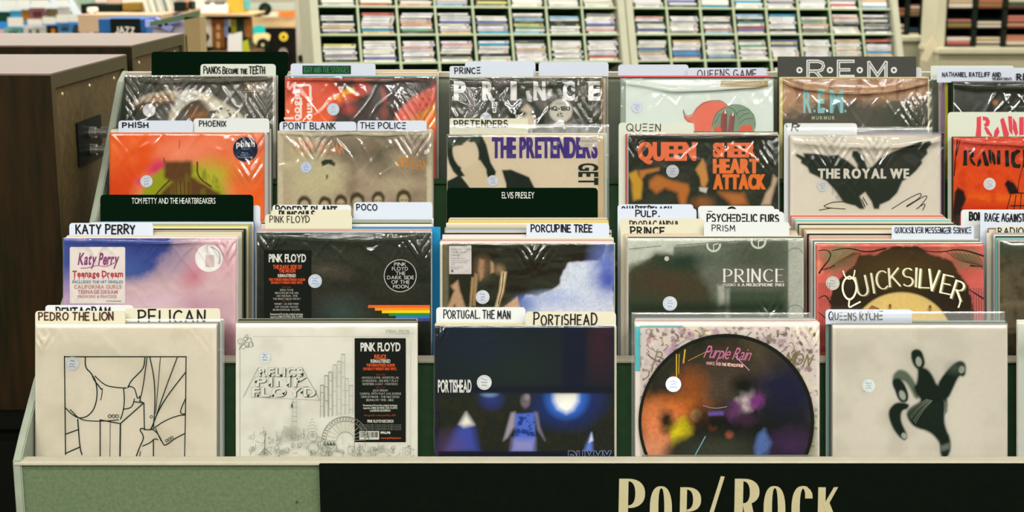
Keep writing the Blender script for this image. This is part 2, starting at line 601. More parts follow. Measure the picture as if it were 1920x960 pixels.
def sticker(parent, P, cx, cy, r=12.5, face=(228, 232, 236), inkc=(150, 170, 205), seed=1, label=None):
    q = Plate(P.ox, P.oy, P.s); q.z = .0016
    rnd = random.Random(seed)
    n = 26
    q.m.prism([((cx - P.ox + r * math.cos(2 * math.pi * i / n)) * P.s, (P.oy - cy + r * math.sin(2 * math.pi * i / n)) * P.s) for i in range(n)], .0010, .0016, lin(face))
    q.ring(cx, cy, r * .82, .8, tuple(int(a * .55 + b * .45) for a, b in zip(face, inkc)), a0=rnd.uniform(0, 90), a1=rnd.uniform(250, 400))
    for k in range(3):
        y = cy - r * .4 + k * r * .4
        w_ = r * rnd.uniform(.25, .5)
        pts = [(cx - w_ + w_ * 2 * i / 7, y + rnd.uniform(-1.8, 1.8)) for i in range(8)]
        q.line(pts, 1.1, inkc)
    o = q.m.build('price_sticker', M_PRINT, parent)
    if label: o['label'] = label
    return o


class Album:
    """a record in its jacket: Empty > jacket, cover_print, plastic_sleeve, stickers"""
    def __init__(s, row, x0, x1, y0, label, yvis, edge=(225, 215, 195), step=1.6, D=None, cover=None):
        s.row = row; s.D = D or DEPTH[row]
        s.x0, s.x1, s.y0, s.yvis = x0, x1, y0, yvis
        xm = (x0 + x1) / 2
        s.root, h = sheet_root('record_album', label, 'record', row, xm, y0, s.D)
        sc = s.D / FPX
        s.sc = sc; s.h = h
        oy = y0 + h / sc
        s.oy = oy
        hw = (x1 - x0) / 2 * sc
        j = MB(); j.box(-hw, hw, 0, h, -.0032, 0, lin(edge))
        j.build('jacket', M_PRINT, s.root, bevel=.0006)
        cx0, cy0, cx1 = cover or (x0, y0, x1)
        s.a = Art(cx0 + .4, cy0 + .8, cx1 - .4, oy - 1, yvis, xm, oy, sc, step)

    def done(s):
        s.a.flush()
        quick_build(s.a.m, 'cover_print', M_PRINT, s.root)

    def film(s, ridge=None, wr=.001, seed=1, corner=None, over=(0, 0, 0), n=(150, 90), mat=None):
        a, b, c = over
        film(s.root, s.x0 - a, s.x1 + b, s.y0 - c, min(s.yvis + 25, s.oy - 2), s.a, ridge, wr, seed, corner=corner, n=n, mat=mat, z=.0022)

    def sticker(s, *a, **k):
        sticker(s.root, s.a, *a, **k)

    def patch(s, x0, y0, x1, y1, col, name='hype_sticker', rad=2, z=.0008, label=None, shape=None):
        """a stuck-on label with its own lettering; returns the plate, call .m.build through close()"""
        q = Plate(s.a.ox, s.a.oy, s.sc); q.z = z
        if shape == 'round':
            cx, cy, r = (x0 + x1) / 2, (y0 + y1) / 2, (x1 - x0) / 2
            pts = [(cx + r * math.cos(2 * math.pi * i / 40), cy + r * math.sin(2 * math.pi * i / 40)) for i in range(40)]
        else:
            pts = rrect(x0, y0, x1, y1, rad)
        q.m.prism([q.L(*p) for p in pts], z - .0004, z, lin(col))
        q.pname = name; q.par = s.root; q.lab = label
        return q


def close(q):
    o = quick_build(q.m, q.pname, M_PRINT, q.par)
    if q.lab: o['label'] = q.lab
    return o


def rrect(x0, y0, x1, y1, r, n=5, corners='1111'):
    out = []
    for k, (cx, cy, a0) in enumerate(((x0 + r, y0 + r, 180), (x1 - r, y0 + r, 270), (x1 - r, y1 - r, 0), (x0 + r, y1 - r, 90))):
        if corners[k] == '0':
            out.append(((x0, x1, x1, x0)[k], (y0, y0, y1, y1)[k])); continue
        for i in range(n + 1):
            a = math.radians(a0 + 90 * i / n)
            out.append((cx + r * math.cos(a), cy + r * math.sin(a)))
    return out


def plain_album(row, x0, x1, y0, D, col, label, group, thick=.0032):
    top = at((x0 + x1) / 2, y0, D)
    h = floor_h(top, row)
    sc = D / FPX; hw = (x1 - x0) / 2 * sc
    m = MB(); m.box(-hw, hw, 0, h, -thick, 0, lin(col))
    o = m.build('record_album', M_PRINT, None, bevel=.0007)
    o.location = top - AXU * h; o.rotation_euler = ROT
    tag(o, label, 'record', group)
    return o


def card(row, x0, x1, ybody, D, tabs, col, label, r=6, write=None, thick=.0011, mat=None):
    """plastic divider: body behind the records and raised tab(s); tabs = [(x0, x1, ytop)]"""
    tag_ = label
    xm = (x0 + x1) / 2
    root, h = sheet_root('divider_card', tag_, 'divider card', row, xm, ybody, D)
    sc = D / FPX; oy = ybody + h / sc
    q = Plate(xm, oy, sc); q.z = .0003
    pts = [(x0, oy), (x0, ybody)]
    tabs = sorted(tabs)
    for tx0, tx1, ty in tabs:
        if abs(tx0 - x0) < 1: pts.pop()
        rr = min(r, (ybody - ty) * .6)
        pts.append((tx0, ybody)) if abs(tx0 - x0) >= 1 else None
        for i in range(5):
            a = math.radians(180 + 22.5 * i); pts.append((tx0 + rr + rr * math.cos(a), ty + rr + rr * math.sin(a)))
        for i in range(5):
            a = math.radians(270 + 22.5 * i); pts.append((tx1 - rr + rr * math.cos(a), ty + rr + rr * math.sin(a)))
        if abs(tx1 - x1) >= 1: pts.append((tx1, ybody))
    if abs(tabs[-1][1] - x1) >= 1: pts.append((x1, ybody))
    pts.append((x1, oy))
    q.m.prism([q.L(*p) for p in pts], -thick, 0, lin(col))
    q.m.build('card', mat or M_CARD, root)
    if write:
        q.m = MB()
        write(q)
        quick_build(q.m, 'lettering', M_CARD, root)
    return root
# ------------------------------------------------------------------ room shell
M_WALL = plain('wall_paint', (222, 214, 188), .8, .1, noise=.12, scale=3)
M_CEIL = plain('ceiling_tile', (150, 152, 144), .9, .1, noise=.06, scale=40)
M_FLOOR = plain('floor_lino', (84, 82, 70), .45, .3, noise=.25, scale=6)


def struct(name, x0, x1, y0, y1, z0, z1, mat):
    m = MB(); m.box(x0, x1, y0, y1, z0, z1)
    return m.build(name, mat, None, kind='structure')


struct('floor', -6.2, 6.2, -5, 12.2, -.1, 0, M_FLOOR)
struct('ceiling', -6.2, 6.2, -5, 12.2, 3.4, 3.5, M_CEIL)
struct('wall_back', -6.2, 6.2, 12, 12.2, 0, 3.4, M_WALL)
struct('wall_left', -6.2, -6, -5, 12, 0, 3.4, M_WALL)
struct('wall_right', 6, 6.2, -5, 12, 0, 3.4, M_WALL)
struct('wall_front', -6.2, 6.2, -5.2, -5, 0, 3.4, plain('wall_front_panelling', (70, 66, 54), .8, .1, noise=.2, scale=4))

# ------------------------------------------------------------------ the tiered record bin
M_BIN = plain('bin_paint', (102, 112, 86), .7, .1, noise=.16, scale=160, col2=(80, 100, 70))
M_BINLIP = plain('bin_edge_lit', (168, 162, 142), .55, .3, noise=.1, scale=25)  # worn edge tone, lightened for the overhead light the lips catch
M_BINSIDE = plain('bin_side_paint', (140, 148, 130), .6, .25, noise=.18, scale=18)
M_BINDARK = plain('bin_inner_shade', (50, 78, 50), .8, .04, noise=.2, scale=40)  # shade inside the tiers is put into this darker green
BX0, BX1 = -.858, 1.30
bin_root = thing('record_bin', 'long grey-green stepped record bin with four tiers of albums', 'record bin', (0, 2.43, 0))
bo = Vector((0, 2.43, 0))


def bpart(name, x0, x1, y0, y1, z0, z1, mat, bev=0):
    m = MB(); m.box(x0, x1, y0 - bo.y, y1 - bo.y, z0, z1)
    return m.build(name, mat, bin_root, bevel=bev)


LIPS = [(2.425, .8325), (2.574, .9705), (2.83, 1.09), (3.045, 1.2195)]
# front panel leans a little
m = MB(); m.add([(BX0 - .014, .0 - .012, .828), (BX1, -.012, .828), (BX1, -.004, .15), (BX0 - .014, -.004, .15),
                 (BX0 - .014, .006, .828), (BX1, .006, .828), (BX1, .014, .15), (BX0 - .014, .014, .15)],
                [(0, 1, 2, 3), (4, 7, 6, 5), (0, 4, 5, 1), (3, 2, 6, 7), (0, 3, 7, 4), (1, 5, 6, 2)], (.5, .5, .5))
m.build('front_panel', M_BIN, bin_root)
for k, (ly, lz) in enumerate(LIPS):
    # rounded, worn edge strip on top of every panel
    m = MB()
    pr = [(-.0135, -.0055), (-.0135, -.0025), (-.009, .0005), (.004, .0025), (.009, .0025), (.009, -.0055)]
    xs0, xs1 = (BX0 - .012 if k == 0 else BX0), BX1
    v = [(xs0, ly - bo.y + a, lz + b) for a, b in pr] + [(xs1, ly - bo.y + a, lz + b) for a, b in pr]
    n = len(pr)
    m.add(v, [tuple(range(n)), tuple(range(n, 2 * n))[::-1]] + [(i, n + i, n + (i + 1) % n, (i + 1) % n) for i in range(n)], (.5, .5, .5))
    m.build('edge_strip', M_BINLIP if k < 2 else M_BINDARK, bin_root)  # rear two strips coloured dark for the shade they lie in
for k in range(1, 4):
    ly, lz = LIPS[k]
    fz = FLOORS[k][1] + FLOORS[k][2] * (ly - FLOORS[k][0])
    zb_, zt_ = fz - .02, lz - .006
    yb_ = ly - .003 - (zt_ - zb_) * .2
    m = MB(); c = bo.y
    m.add([(BX0, yb_ - .004 - c, zb_), (BX1, yb_ - .004 - c, zb_), (BX1, ly - .007 - c, zt_), (BX0, ly - .007 - c, zt_), (BX0, yb_ + .004 - c, zb_), (BX1, yb_ + .004 - c, zb_), (BX1, ly + .001 - c, zt_), (BX0, ly + .001 - c, zt_)],
          [(0, 1, 2, 3), (4, 7, 6, 5), (0, 4, 5, 1), (3, 2, 6, 7), (0, 3, 7, 4), (1, 5, 6, 2)], (.5, .5, .5))
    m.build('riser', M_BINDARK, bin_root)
for k in range(4):
    y0 = LIPS[k][0] + .007; y1 = LIPS[k + 1][0] - .034 if k < 3 else 3.215
    fy, fz, fs = FLOORS[k + 1]
    za, zb = fz + fs * (y0 - fy) - .0022, fz + fs * (y1 - fy) - .0022
    m = MB(); a, b = y0 - bo.y, y1 - bo.y
    m.add([(BX0, a, za), (BX1, a, za), (BX1, b, zb), (BX0, b, zb), (BX0, a, za - .012), (BX1, a, za - .012), (BX1, b, zb - .012), (BX0, b, zb - .012)],
          [(0, 1, 2, 3), (4, 7, 6, 5), (0, 4, 5, 1), (3, 2, 6, 7), (0, 3, 7, 4), (1, 5, 6, 2)], (.5, .5, .5))
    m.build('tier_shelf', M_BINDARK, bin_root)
bpart('back_panel', BX0, BX1, 3.217, 3.232, .15, 1.418, M_BINSIDE)
m = MB(); m.box(BX0, BX1, 3.209 - bo.y, 3.235 - bo.y, 1.418, 1.428)
m.build('edge_strip', M_BINLIP, bin_root)
for xs in (BX0 - .015, BX1):
    m = MB()
    prof = [(2.413, .12), (2.413, .833), (2.452, .868), (2.545, .94), (2.93, 1.152), (3.03, 1.245), (3.19, 1.41), (3.236, 1.43), (3.236, .12)]
    n = len(prof)
    v = [(xs, a - bo.y, b) for a, b in prof] + [(xs + .0145, a - bo.y, b) for a, b in prof]
    m.add(v, [tuple(range(n)), tuple(range(n, 2 * n))[::-1]] + [(i, n + i, n + (i + 1) % n, (i + 1) % n) for i in range(n)], (.5, .5, .5))
    m.build('side_panel', M_BINSIDE, bin_root, bevel=.002)
M_PLINTH = plain('bin_plinth_paint', (40, 42, 38), .6)
bpart('plinth', BX0, BX1, 2.47, 3.2, 0, .15, M_PLINTH)
# small screw on the front panel
m = MB(); c_ = on_y(557, 941, 2.4135); m.prism([(c_.x + .0022 * math.cos(i * math.pi / 6), c_.z + .0022 * math.sin(i * math.pi / 6)) for i in range(12)], -.0025, .0, (.1, .1, .1))
o = m.build('screw', plain('screw_dark', (48, 66, 50), .4), bin_root)
for v in o.data.vertices: v.co = (v.co.x, (v.co.z) + 2.4135 - bo.y, v.co.y)

# ------------------------------------------------------------------ the section sign on the bin front
M_SIGN = plain('sign_black', (6, 14, 6), .6, .06, noise=.3, scale=60)
M_LETTER = plain('sign_letter', (176, 167, 130), .6, .2, noise=.08, scale=50)
SY = 2.4062
sign = thing('section_sign', 'black board with tall cream letters fixed to the front of the grey-green bin', 'sign', (0, SY, .6))
so = Vector((0, SY, .6))
a, b = on_y(598, 869.5, SY), on_y(598, 1120, SY)
m = MB(); m.box(a.x, BX1 - .01, 0, .004, b.z - so.z, a.z - so.z)
m.build('board', M_SIGN, sign, bevel=.0012)


def sgn0(px, py):
    q = on_y(px, py, SY - .0012); return (q.x, -.0012, q.z - so.z)


def letter(strips):
    m = MB()
    for k_, (A, B) in enumerate(strips):
        n = len(A); sgn = lambda px, py: (lambda q: (q[0], q[1] - .00025 * k_, q[2]))(sgn0(px, py))
        v = [sgn(*p) for p in A] + [sgn(*p) for p in B]
        m.add(v, [(i, i + 1, n + i + 1, n + i) for i in range(n - 1)], (.5, .5, .5))
    bm = bmesh.new(); me = bpy.data.meshes.new('letter'); me.from_pydata(m.v, [], m.f); bm.from_mesh(me)
    bmesh.ops.recalc_face_normals(bm, faces=bm.faces)
    r = bmesh.ops.extrude_face_region(bm, geom=list(bm.faces))
    for v in r['geom']:
        if isinstance(v, bmesh.types.BMVert): v.co.y += .0012
    bmesh.ops.recalc_face_normals(bm, faces=bm.faces)
    bm.to_mesh(me); bm.free()
    me.materials.append(M_LETTER)
    o = bpy.data.objects.new('letter', me); COL.objects.link(o); o.parent = sign
    return o


def half(cx, y0, y1, rx, n=18, pw=2.3):
    """right-hand bowl from top to bottom"""
    cy, ry = (y0 + y1) / 2, (y1 - y0) / 2
    out = []
    for i in range(n + 1):
        t = math.pi / 2 - math.pi * i / n
        c, s_ = math.cos(t), math.sin(t)
        out.append((cx + rx * abs(c) ** (2 / pw) , cy - ry * math.copysign(abs(s_) ** (2 / pw), s_)))
    return out


def full(cx, y0, y1, rx, n=40, pw=2.5):
    cy, ry = (y0 + y1) / 2, (y1 - y0) / 2
    out = []
    for i in range(n + 1):
        t = 2 * math.pi * i / n
        c, s_ = math.cos(t), math.sin(t)
        out.append((cx + rx * math.copysign(abs(c) ** (2 / pw), c), cy - ry * math.copysign(abs(s_) ** (2 / pw), s_)))
    return out


def stem(x0, x1, y0, y1, lean=-2):
    return ([(x0, y0), (x0 + lean, y1)], [(x1, y0), (x1 + lean, y1)])


BASE = 1004
# P
letter([stem(1161, 1178.6, 898, BASE), (half(1178, 898, 952.5, 31.5), half(1178, 902.3, 948, 13.2))])
letter([(full(1239.2, 912, BASE + 1, 20.8), full(1240, 915.5, BASE - 3, 5.6))])
letter([stem(1275.6, 1288.4, 914, BASE), (half(1288, 914, 959.5, 26.6), half(1288, 918, 955.5, 11.6))])
letter([([(1351.6, 893), (1315, 1010)], [(1358.8, 894), (1323, 1010)])])
letter([stem(1378, 1394, 898, BASE), (half(1393.5, 898, 946, 30.5), half(1393.5, 902.5, 944, 12.5)), ([(1392.5, 945), (1404, BASE)], [(1409, 942), (1421, BASE)])])
letter([(full(1452.2, 911.7, BASE + 1, 20.4), full(1453, 915.3, BASE - 3, 5.5))])
co = full(1506, 911.7, BASE + 1, 22, 40); ci = full(1507.5, 915.5, BASE - 3, 8, 40)
letter([(co[8:34], ci[8:34]), ([(1503, 911.8), (1512, 913), (1519, 918), (1523, 925), (1523.6, 934.5)], [(1503, 915.6), (1506.5, 916), (1508.6, 920), (1509.6, 926), (1509.6, 934.5)])])
letter([stem(1534.4, 1548.4, 914, BASE), ([(1563.5, 914), (1545, 946)], [(1571.4, 913.6), (1551, 950)]), ([(1543.5, 946), (1563, BASE)], [(1555, 942), (1580, BASE)])])

# ------------------------------------------------------------------ loudspeakers on a black stand
M_WOODTOP = plain('dusty_wood_top', (124, 105, 90), .5, .15, noise=.1, scale=10, stretch=(1, 6, 1))
M_WOOD = plain('dark_veneer', (44, 29, 11), .55, .1, scale=7, col2=(18, 19, 4), stretch=(5, 5, .6))
M_BACK = plain('speaker_back_board', (102, 84, 52), .65, .12, scale=70, col2=(80, 66, 38))
M_TRIM = plain('speaker_back_rim', (78, 68, 38), .55, .12, scale=30, col2=(72, 64, 40))
M_SCREW = plain('brass_screw', (214, 200, 150), .3, .6, metal=.3)
M_CUP = plain('terminal_cup', (8, 14, 8), .5, .1)
M_POST = plain('binding_post', (180, 178, 168), .22, .6, metal=.8)
SX = -.925


def loudspeaker(y0, y1, z0, z1, label, cup):
    w_ = .62
    r = thing('loudspeaker', label, 'loudspeaker', (SX, y0, z0), group=None)
    h = z1 - z0; d = y1 - y0
    m = MB(); m.box(-w_, -.022, 0, d, 0, h - .004)
    m.build('cabinet', M_WOOD, r, bevel=.002)
    m = MB(); m.box(-w_, 0, -.005, -.0003, 0, h - .004)
    m.build('front_face', M_WOOD, r)
    m = MB(); m.box(-w_, 0, 0, d, h - .004, h)
    m.build('cabinet_top', M_WOODTOP, r, bevel=.0008)
    t = .026
    m = MB()
    m.box(-.022, 0, 0, d, h - .004 - t, h - .004); m.box(-.022, 0, 0, d, 0, t)
    m.box(-.022, 0, 0, t, t, h - .004 - t); m.box(-.022, 0, d - t, d, t, h - .004 - t)
    m.build('back_rim', M_TRIM, r)
    m = MB(); m.box(-.022, -.008, t, d - t, t, h - .004 - t)
    m.build('back_board', M_BACK, r)
    for (fy, fz) in ((.16, .93), (.5, .93), (.84, .93), (.07, .78), (.07, .5), (.07, .2), (.93, .78), (.93, .45), (.2, .06), (.55, .06), (.86, .06)):
        m = MB()
        cy, cz = fy * d, fz * h
        v = [(-.008, cy + .0045 * math.cos(i * math.pi / 5), cz + .0045 * math.sin(i * math.pi / 5)) for i in range(10)]
        v += [(-.0055, cy + .0028 * math.cos(i * math.pi / 5), cz + .0028 * math.sin(i * math.pi / 5)) for i in range(10)]
        m.add(v, [tuple(range(10, 20))] + [(i, (i + 1) % 10, 10 + (i + 1) % 10, 10 + i) for i in range(10)], (.5, .5, .5))
        m.build('screw', M_SCREW, r)
    if cup:
        cy0, cy1, cz0, cz1 = cup
        m = MB(); m.box(-.0085, -.0045, cy0, cy1, cz0, cz1)
        c = m.build('terminal_cup', M_CUP, r, bevel=.0015)
        for k in (.68, .28):
            m = MB()
            cy, cz = cy0 + (cy1 - cy0) * .5, cz0 + (cz1 - cz0) * k
            for rad, xa, xb in ((.012, -.005, .008), (.008, .008, .02), (.0125, .02, .034)):
                n = 16
                v = [(x, cy + rad * math.cos(2 * math.pi * i / n), cz + rad * math.sin(2 * math.pi * i / n)) for x in (xa, xb) for i in range(n)]
                m.add(v, [tuple(range(n)), tuple(range(n, 2 * n))] + [(i, (i + 1) % n, n + (i + 1) % n, n + i) for i in range(n)], (.5, .5, .5))
            m.build('binding_post', M_POST, c)
    return r


zt = on_y(95, 138, 2.9).z
FY = 2.9
a = at(95, 138, 2.9); FY = a.y; zt = a.z
b = on_y(95, 767, FY)
bk = SX / ((237 - CX) / FPX)      # view depth where the right face ends
yb = at(237, 98, bk).y
d_ = yb - FY
# terminal cup from its picture corners
def cup_y(px): return at(px, 260, SX / ((px - CX) / FPX)).y
c0, c1 = cup_y(150), cup_y(196)
ca = at(172, 222, SX / ((172 - CX) / FPX)).z; cb = at(172, 305, SX / ((172 - CX) / FPX)).z
loudspeaker(FY, yb, b.z, zt, 'brown wooden loudspeaker cabinet with two metal binding posts beside the record bin', (c0 - FY, c1 - FY, cb - b.z, ca - b.z))
y2 = at(247, 85, SX / ((247 - CX) / FPX)); y3 = at(345, 63, SX / ((345 - CX) / FPX))
loudspeaker(y2.y, y3.y, b.z + .03, y2.z, 'brown wooden loudspeaker cabinet standing behind the one with binding posts', None)
M_BLACK = plain('stand_black', (8, 10, 6), .6, .08)
st = thing('speaker_stand', 'low black stand carrying the two brown loudspeaker cabinets', 'stand', (SX - .31, (FY + y3.y) / 2, 0))
hd = (y3.y - FY) / 2
m = MB(); m.box(-.34, .3, -hd - .03, hd + .03, b.z - .035, b.z - .001)
m.build('stand_top', M_BLACK, st, bevel=.003)
m = MB(); m.box(-.33, .29, -hd, hd, 0, b.z - .035)
m.build('stand_body', M_BLACK, st, bevel=.003)
m = MB(); m.box(-.33, .29, -hd + (y2.y - FY) + .0, hd + .02, b.z - .001, b.z + .029)
m.build('riser_board', M_BLACK, st)

# ------------------------------------------------------------------ disc racks behind the bin
M_RACK = plain('rack_paint', (176, 194, 158), .55, .3, noise=.1, scale=15)
M_RACKFRAME = plain('rack_frame_paint', (190, 188, 162), .55, .3, noise=.08, scale=15)
M_RACKIN = plain('rack_inside_shade', (16, 48, 20), .7, .2, noise=.2, scale=20)  # deep shade of the compartments painted in as dark green
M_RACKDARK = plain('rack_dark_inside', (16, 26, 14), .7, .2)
MATX = {}
SPINES = [((236, 234, 226), 'white'), ((226, 222, 206), 'cream'), ((214, 212, 208), 'pale grey'), ((232, 226, 232), 'pale'), ((206, 196, 204), 'mauve'), ((150, 150, 142), 'grey'),
          ((84, 88, 76), 'charcoal'), ((40, 48, 38), 'black'), ((222, 170, 160), 'pink'), ((200, 110, 96), 'red'), ((150, 190, 214), 'light blue'), ((116, 120, 176), 'violet'),
          ((218, 208, 120), 'yellow'), ((120, 172, 140), 'green'), ((216, 184, 140), 'tan'), ((60, 160, 196), 'blue')]
SPW = [12, 9, 9, 6, 4, 4, 3, 2, 3, 2, 1.6, 1.4, 1.2, 1.2, 2, .8]
case_mesh = {}


def disc_case_mesh(k, v):
    """a jewel case lying flat: x = spine width, y = depth, z = thickness; the printed spine faces -y"""
    if (k, v) in case_mesh: return case_mesh[(k, v)]
    rnd = random.Random(k * 31 + v)
    c = lin(SPINES[k][0]); clear = lin((104, 112, 102))
    m = MB(); th = .0098
    m.box(-.0625, .0625, .001, .142, 0, th, clear)
    m.box(-.062, .062, -.0006, .001, .0012, th - .0012, c)
    # print on the spine: title, small mark
    dark = lin((70, 66, 66)) if sum(SPINES[k][0]) > 330 else lin((214, 210, 200))
    x = -.05 + rnd.uniform(0, .02); e = x + rnd.uniform(.02, .06)
    while x < e:
        w_ = rnd.uniform(.002, .006)
        m.box(x, x + w_, -.0009, -.0006, .0034, th - .0034, tuple(.5 * a + .5 * b for a, b in zip(dark, c))); x += w_ + .0015
    if rnd.random() < .5:
        m.box(.045, .056, -.0009, -.0006, .003, th - .003, lin(rnd.choice([(190, 80, 70), (80, 90, 150), (60, 60, 60), (220, 200, 120)])))
    o = m.build('disc_case', M_PLAST); me = o.data; bpy.data.objects.remove(o)
    case_mesh[(k, v)] = me
    return me


ANG, TIL = math.radians(20), math.radians(17)
RO = at(603, 117, 5.65)
RU = Vector((math.cos(ANG), math.sin(ANG), -.0172)).normalized()
NB = Vector((-math.sin(ANG), math.cos(ANG), 0))
RV = (Vector((0, 0, 1)) * math.cos(TIL) + NB * math.sin(TIL)).normalized()
RV = (RV - RU * RU.dot(RV)).normalized()
RN = RU.cross(RV).normalized()          # away from or to the viewer
if RN.dot(Vector((0, -1, 0))) < 0: RN = -RN
RM = Matrix((RU, -RN, RV)).transposed().to_4x4()     # local x across, y into the rack, z up the rack
CW, CHT = .1545, .1105
rndc = random.Random(11)
WORDS_ROW = {-1: 'lowest', 0: 'lower', 1: 'middle', 2: 'upper'}
count = 0


def rack_unit(u0, ncol, label, who, heights, gap=.02):
    r = thing('disc_rack', label, 'disc rack', RO + RU * u0)
    r.matrix_world = Matrix.Translation(RO + RU * u0) @ RM
    rows = (-2, -1, 0, 1, 2)
    W = CW * ncol; z0, z1 = -2 * CHT - .02, 3 * CHT + .02
    for xa in (-.032, W):
        m = MB(); m.box(xa, xa + .032, -.012, .19, z0 - .09, z1)
        m.build('side_panel', M_RACKFRAME, r, bevel=.002)
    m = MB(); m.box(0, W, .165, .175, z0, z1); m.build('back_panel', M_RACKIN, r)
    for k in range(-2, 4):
        m = MB(); m.box(0, W, .004, .165, k * CHT - .0075, k * CHT + .0005, lin((40, 78, 42))); m.box(0, W, 0, .004, k * CHT - .0075, k * CHT + .0005, lin((180, 190, 156))); m.build('shelf', M_PRINT, r)  # dark body paints in the compartment shade behind a light front edge
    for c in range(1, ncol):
        m = MB(); m.box(c * CW - .004, c * CW + .004, .003, .165, z0, z1, lin((44, 82, 46))); m.box(c * CW - .004, c * CW + .004, -.003, .003, z0, z1, lin((186, 194, 160))); m.build('divider', M_PRINT, r)  # divider sides coloured dark as if shaded, front edge left light
    m = MB(); m.box(0, W, -.006, .18, z0 - .09, z0); m.build('base_rail', M_RACKFRAME, r)
    # legs down to the floor along the rack's own slope
    global count
    for row in (2, 1, 0, -1):
        for c in range(ncol):
            n = heights(row, c)
            z = row * CHT + .001
            for i in range(n):
                k = rndc.choices(range(len(SPINES)), SPW)[0]
                o = bpy.data.objects.new('disc_case', disc_case_mesh(k, rndc.randrange(3)))
                COL.objects.link(o)
                lx = c * CW + .004 + .0625 + .006 + rndc.uniform(0, .012)
                ly = .004 + rndc.uniform(0, .006)
                o.matrix_world = Matrix.Translation(RO + RU * u0) @ RM @ Matrix.Translation((lx, ly, z)) @ Matrix.Rotation(rndc.uniform(-.02, .02), 4, 'Z')
                z += .0104
                tag(o, f"{SPINES[k][1]} disc case, {ORD[i + 1]} up, {ORD[c + 1]} compartment, {WORDS_ROW[row]} shelf of the {who}", 'disc case', 'disc cases in the ' + who)
                count += 1
    return r


def hts(row, c):
    if row in (0, 1): return rndc.choice((7, 8, 8, 8))
    if row == 2: return 1
    return 0


def hts2(row, c):
    if row in (0, 1): return rndc.choice((7, 8, 8, 8))
    if row == 2: return 1
    return 7 if c in (0, 2, 3, 4) else 0


RACKW = 8 * CW + .068
rack_unit(0, 8, 'pale green disc rack of eight columns standing behind the record bin', 'rack behind the bin', hts)
rack_unit(RACKW, 8, 'second pale green disc rack, ending beside the dark-filled racks', 'adjoining second rack', hts2)

# what fills the top shelves, mostly above the picture
stf = MB()
for u0 in (0, RACKW):
    T_ = Matrix.Translation(RO + RU * u0) @ RM
    for c in range(8):
        z = 2 * CHT + .001 + .0104
        for i in range(rndc.choice((5, 6, 7))):
            k = rndc.choices(range(len(SPINES)), SPW)[0]
            x = c * CW + .01 + rndc.uniform(0, .012); y = .004 + rndc.uniform(0, .006)
            b_ = MB(); b_.box(x, x + .125, y, y + .14, z + .0006, z + .0092, lin(SPINES[k][0]))
            stf.add([tuple(T_ @ Vector(v)) for v in b_.v], b_.f, lin(SPINES[k][0])); z += .0104
o = stf.build('disc_cases', M_PLAST); o['kind'] = 'stuff'
tag(o, 'disc cases filling the topmost shelf of the two pale green racks', 'disc cases')

# the dark-filled racks further off
M_FARFRAME = plain('far_rack_paint', (196, 190, 160), .6, .2, noise=.1, scale=8)
M_FARBASE = plain('far_rack_base', (172, 166, 136), .65, .2, noise=.12, scale=8)


def far_rack(px0, px1, wy, cols, label, colw, pitch_px, ybase):
    a = on_y(px0, ybase, wy); bb = on_y(px1, ybase, wy)
    r = thing('disc_rack', label, 'disc rack', (a.x, wy, 0))
    W = bb.x - a.x; zb = a.z; zt = on_y(px0, -130, wy).z
    for xa in (0, W - .05):
        m = MB(); m.box(xa, xa + .05, -.02, .3, zb - .02, zt); m.build('side_panel', M_FARFRAME, r, bevel=.003)
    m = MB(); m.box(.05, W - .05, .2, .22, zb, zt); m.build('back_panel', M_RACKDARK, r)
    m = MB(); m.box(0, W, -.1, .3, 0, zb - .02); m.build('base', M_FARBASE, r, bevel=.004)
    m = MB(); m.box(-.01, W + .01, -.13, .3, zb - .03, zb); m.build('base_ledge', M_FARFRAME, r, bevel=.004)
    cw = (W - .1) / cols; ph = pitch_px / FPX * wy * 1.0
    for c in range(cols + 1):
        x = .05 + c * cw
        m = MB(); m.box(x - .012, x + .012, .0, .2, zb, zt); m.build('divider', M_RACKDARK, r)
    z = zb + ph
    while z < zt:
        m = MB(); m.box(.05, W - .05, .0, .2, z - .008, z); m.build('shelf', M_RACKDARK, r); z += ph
    st_ = MB(); rn = random.Random(cols * 5 + 1)
    pal = [(206, 190, 160), (190, 120, 100), (214, 202, 180), (150, 120, 60), (60, 90, 60), (190, 150, 110), (30, 40, 30), (170, 90, 84), (220, 206, 190), (40, 60, 70)]
    z = zb + .001
    while z < zt - ph * .5:
        for c in range(cols):
            x = .05 + c * cw + .018; zz = z
            for i in range(rn.choice((4, 5, 6, 6))):
                st_.box(x, x + cw - .036, .002 + rn.uniform(0, .01), .14, zz, zz + .0098, lin(rn.choice(pal))); zz += .0104
        z += ph
    o = st_.build('disc_cases', M_PLAST)
    o.location = r.location
    o['kind'] = 'stuff'; tag(o, 'dim rows of disc cases in ' + ('the wide' if cols > 2 else 'the narrow') + ' dark rack at the far wall', 'disc cases')
    return r


far_rack(1752, 2010, 8.35, 4, 'wide far disc rack with dark compartments above a beige base', .3, 36, 88)
far_rack(1655, 1744, 8.9, 2, 'narrow far disc rack with dark compartments beside the pale post', .3, 36, 66)

# pale paper bag hanging off the far rack edge
r = thing('paper_sign', 'folded beige paper hanging from the corner of the wide far rack', 'paper', on_y(1741, 80, 8.325))
q0 = on_y(1741, 80, 8.325)
pts = [(1749, 66), (1757, 82), (1750, 96), (1738, 116), (1727, 112), (1738, 84)]
m = MB(); P_ = [on_y(x, y, 8.325) - q0 for x, y in pts]
m.prism([(p.x, p.z) for p in P_], -.004, .004, lin((206, 190, 160)))
o = m.build('sheet', plain('paper_beige', (206, 190, 160), .8), r)
for v in o.data.vertices: v.co = (v.co.x, v.co.z, v.co.y)
GAIN = .93
# ------------------------------------------------------------------ albums: front records, tier by tier
FRONT = {}
INKC = (30, 26, 22)

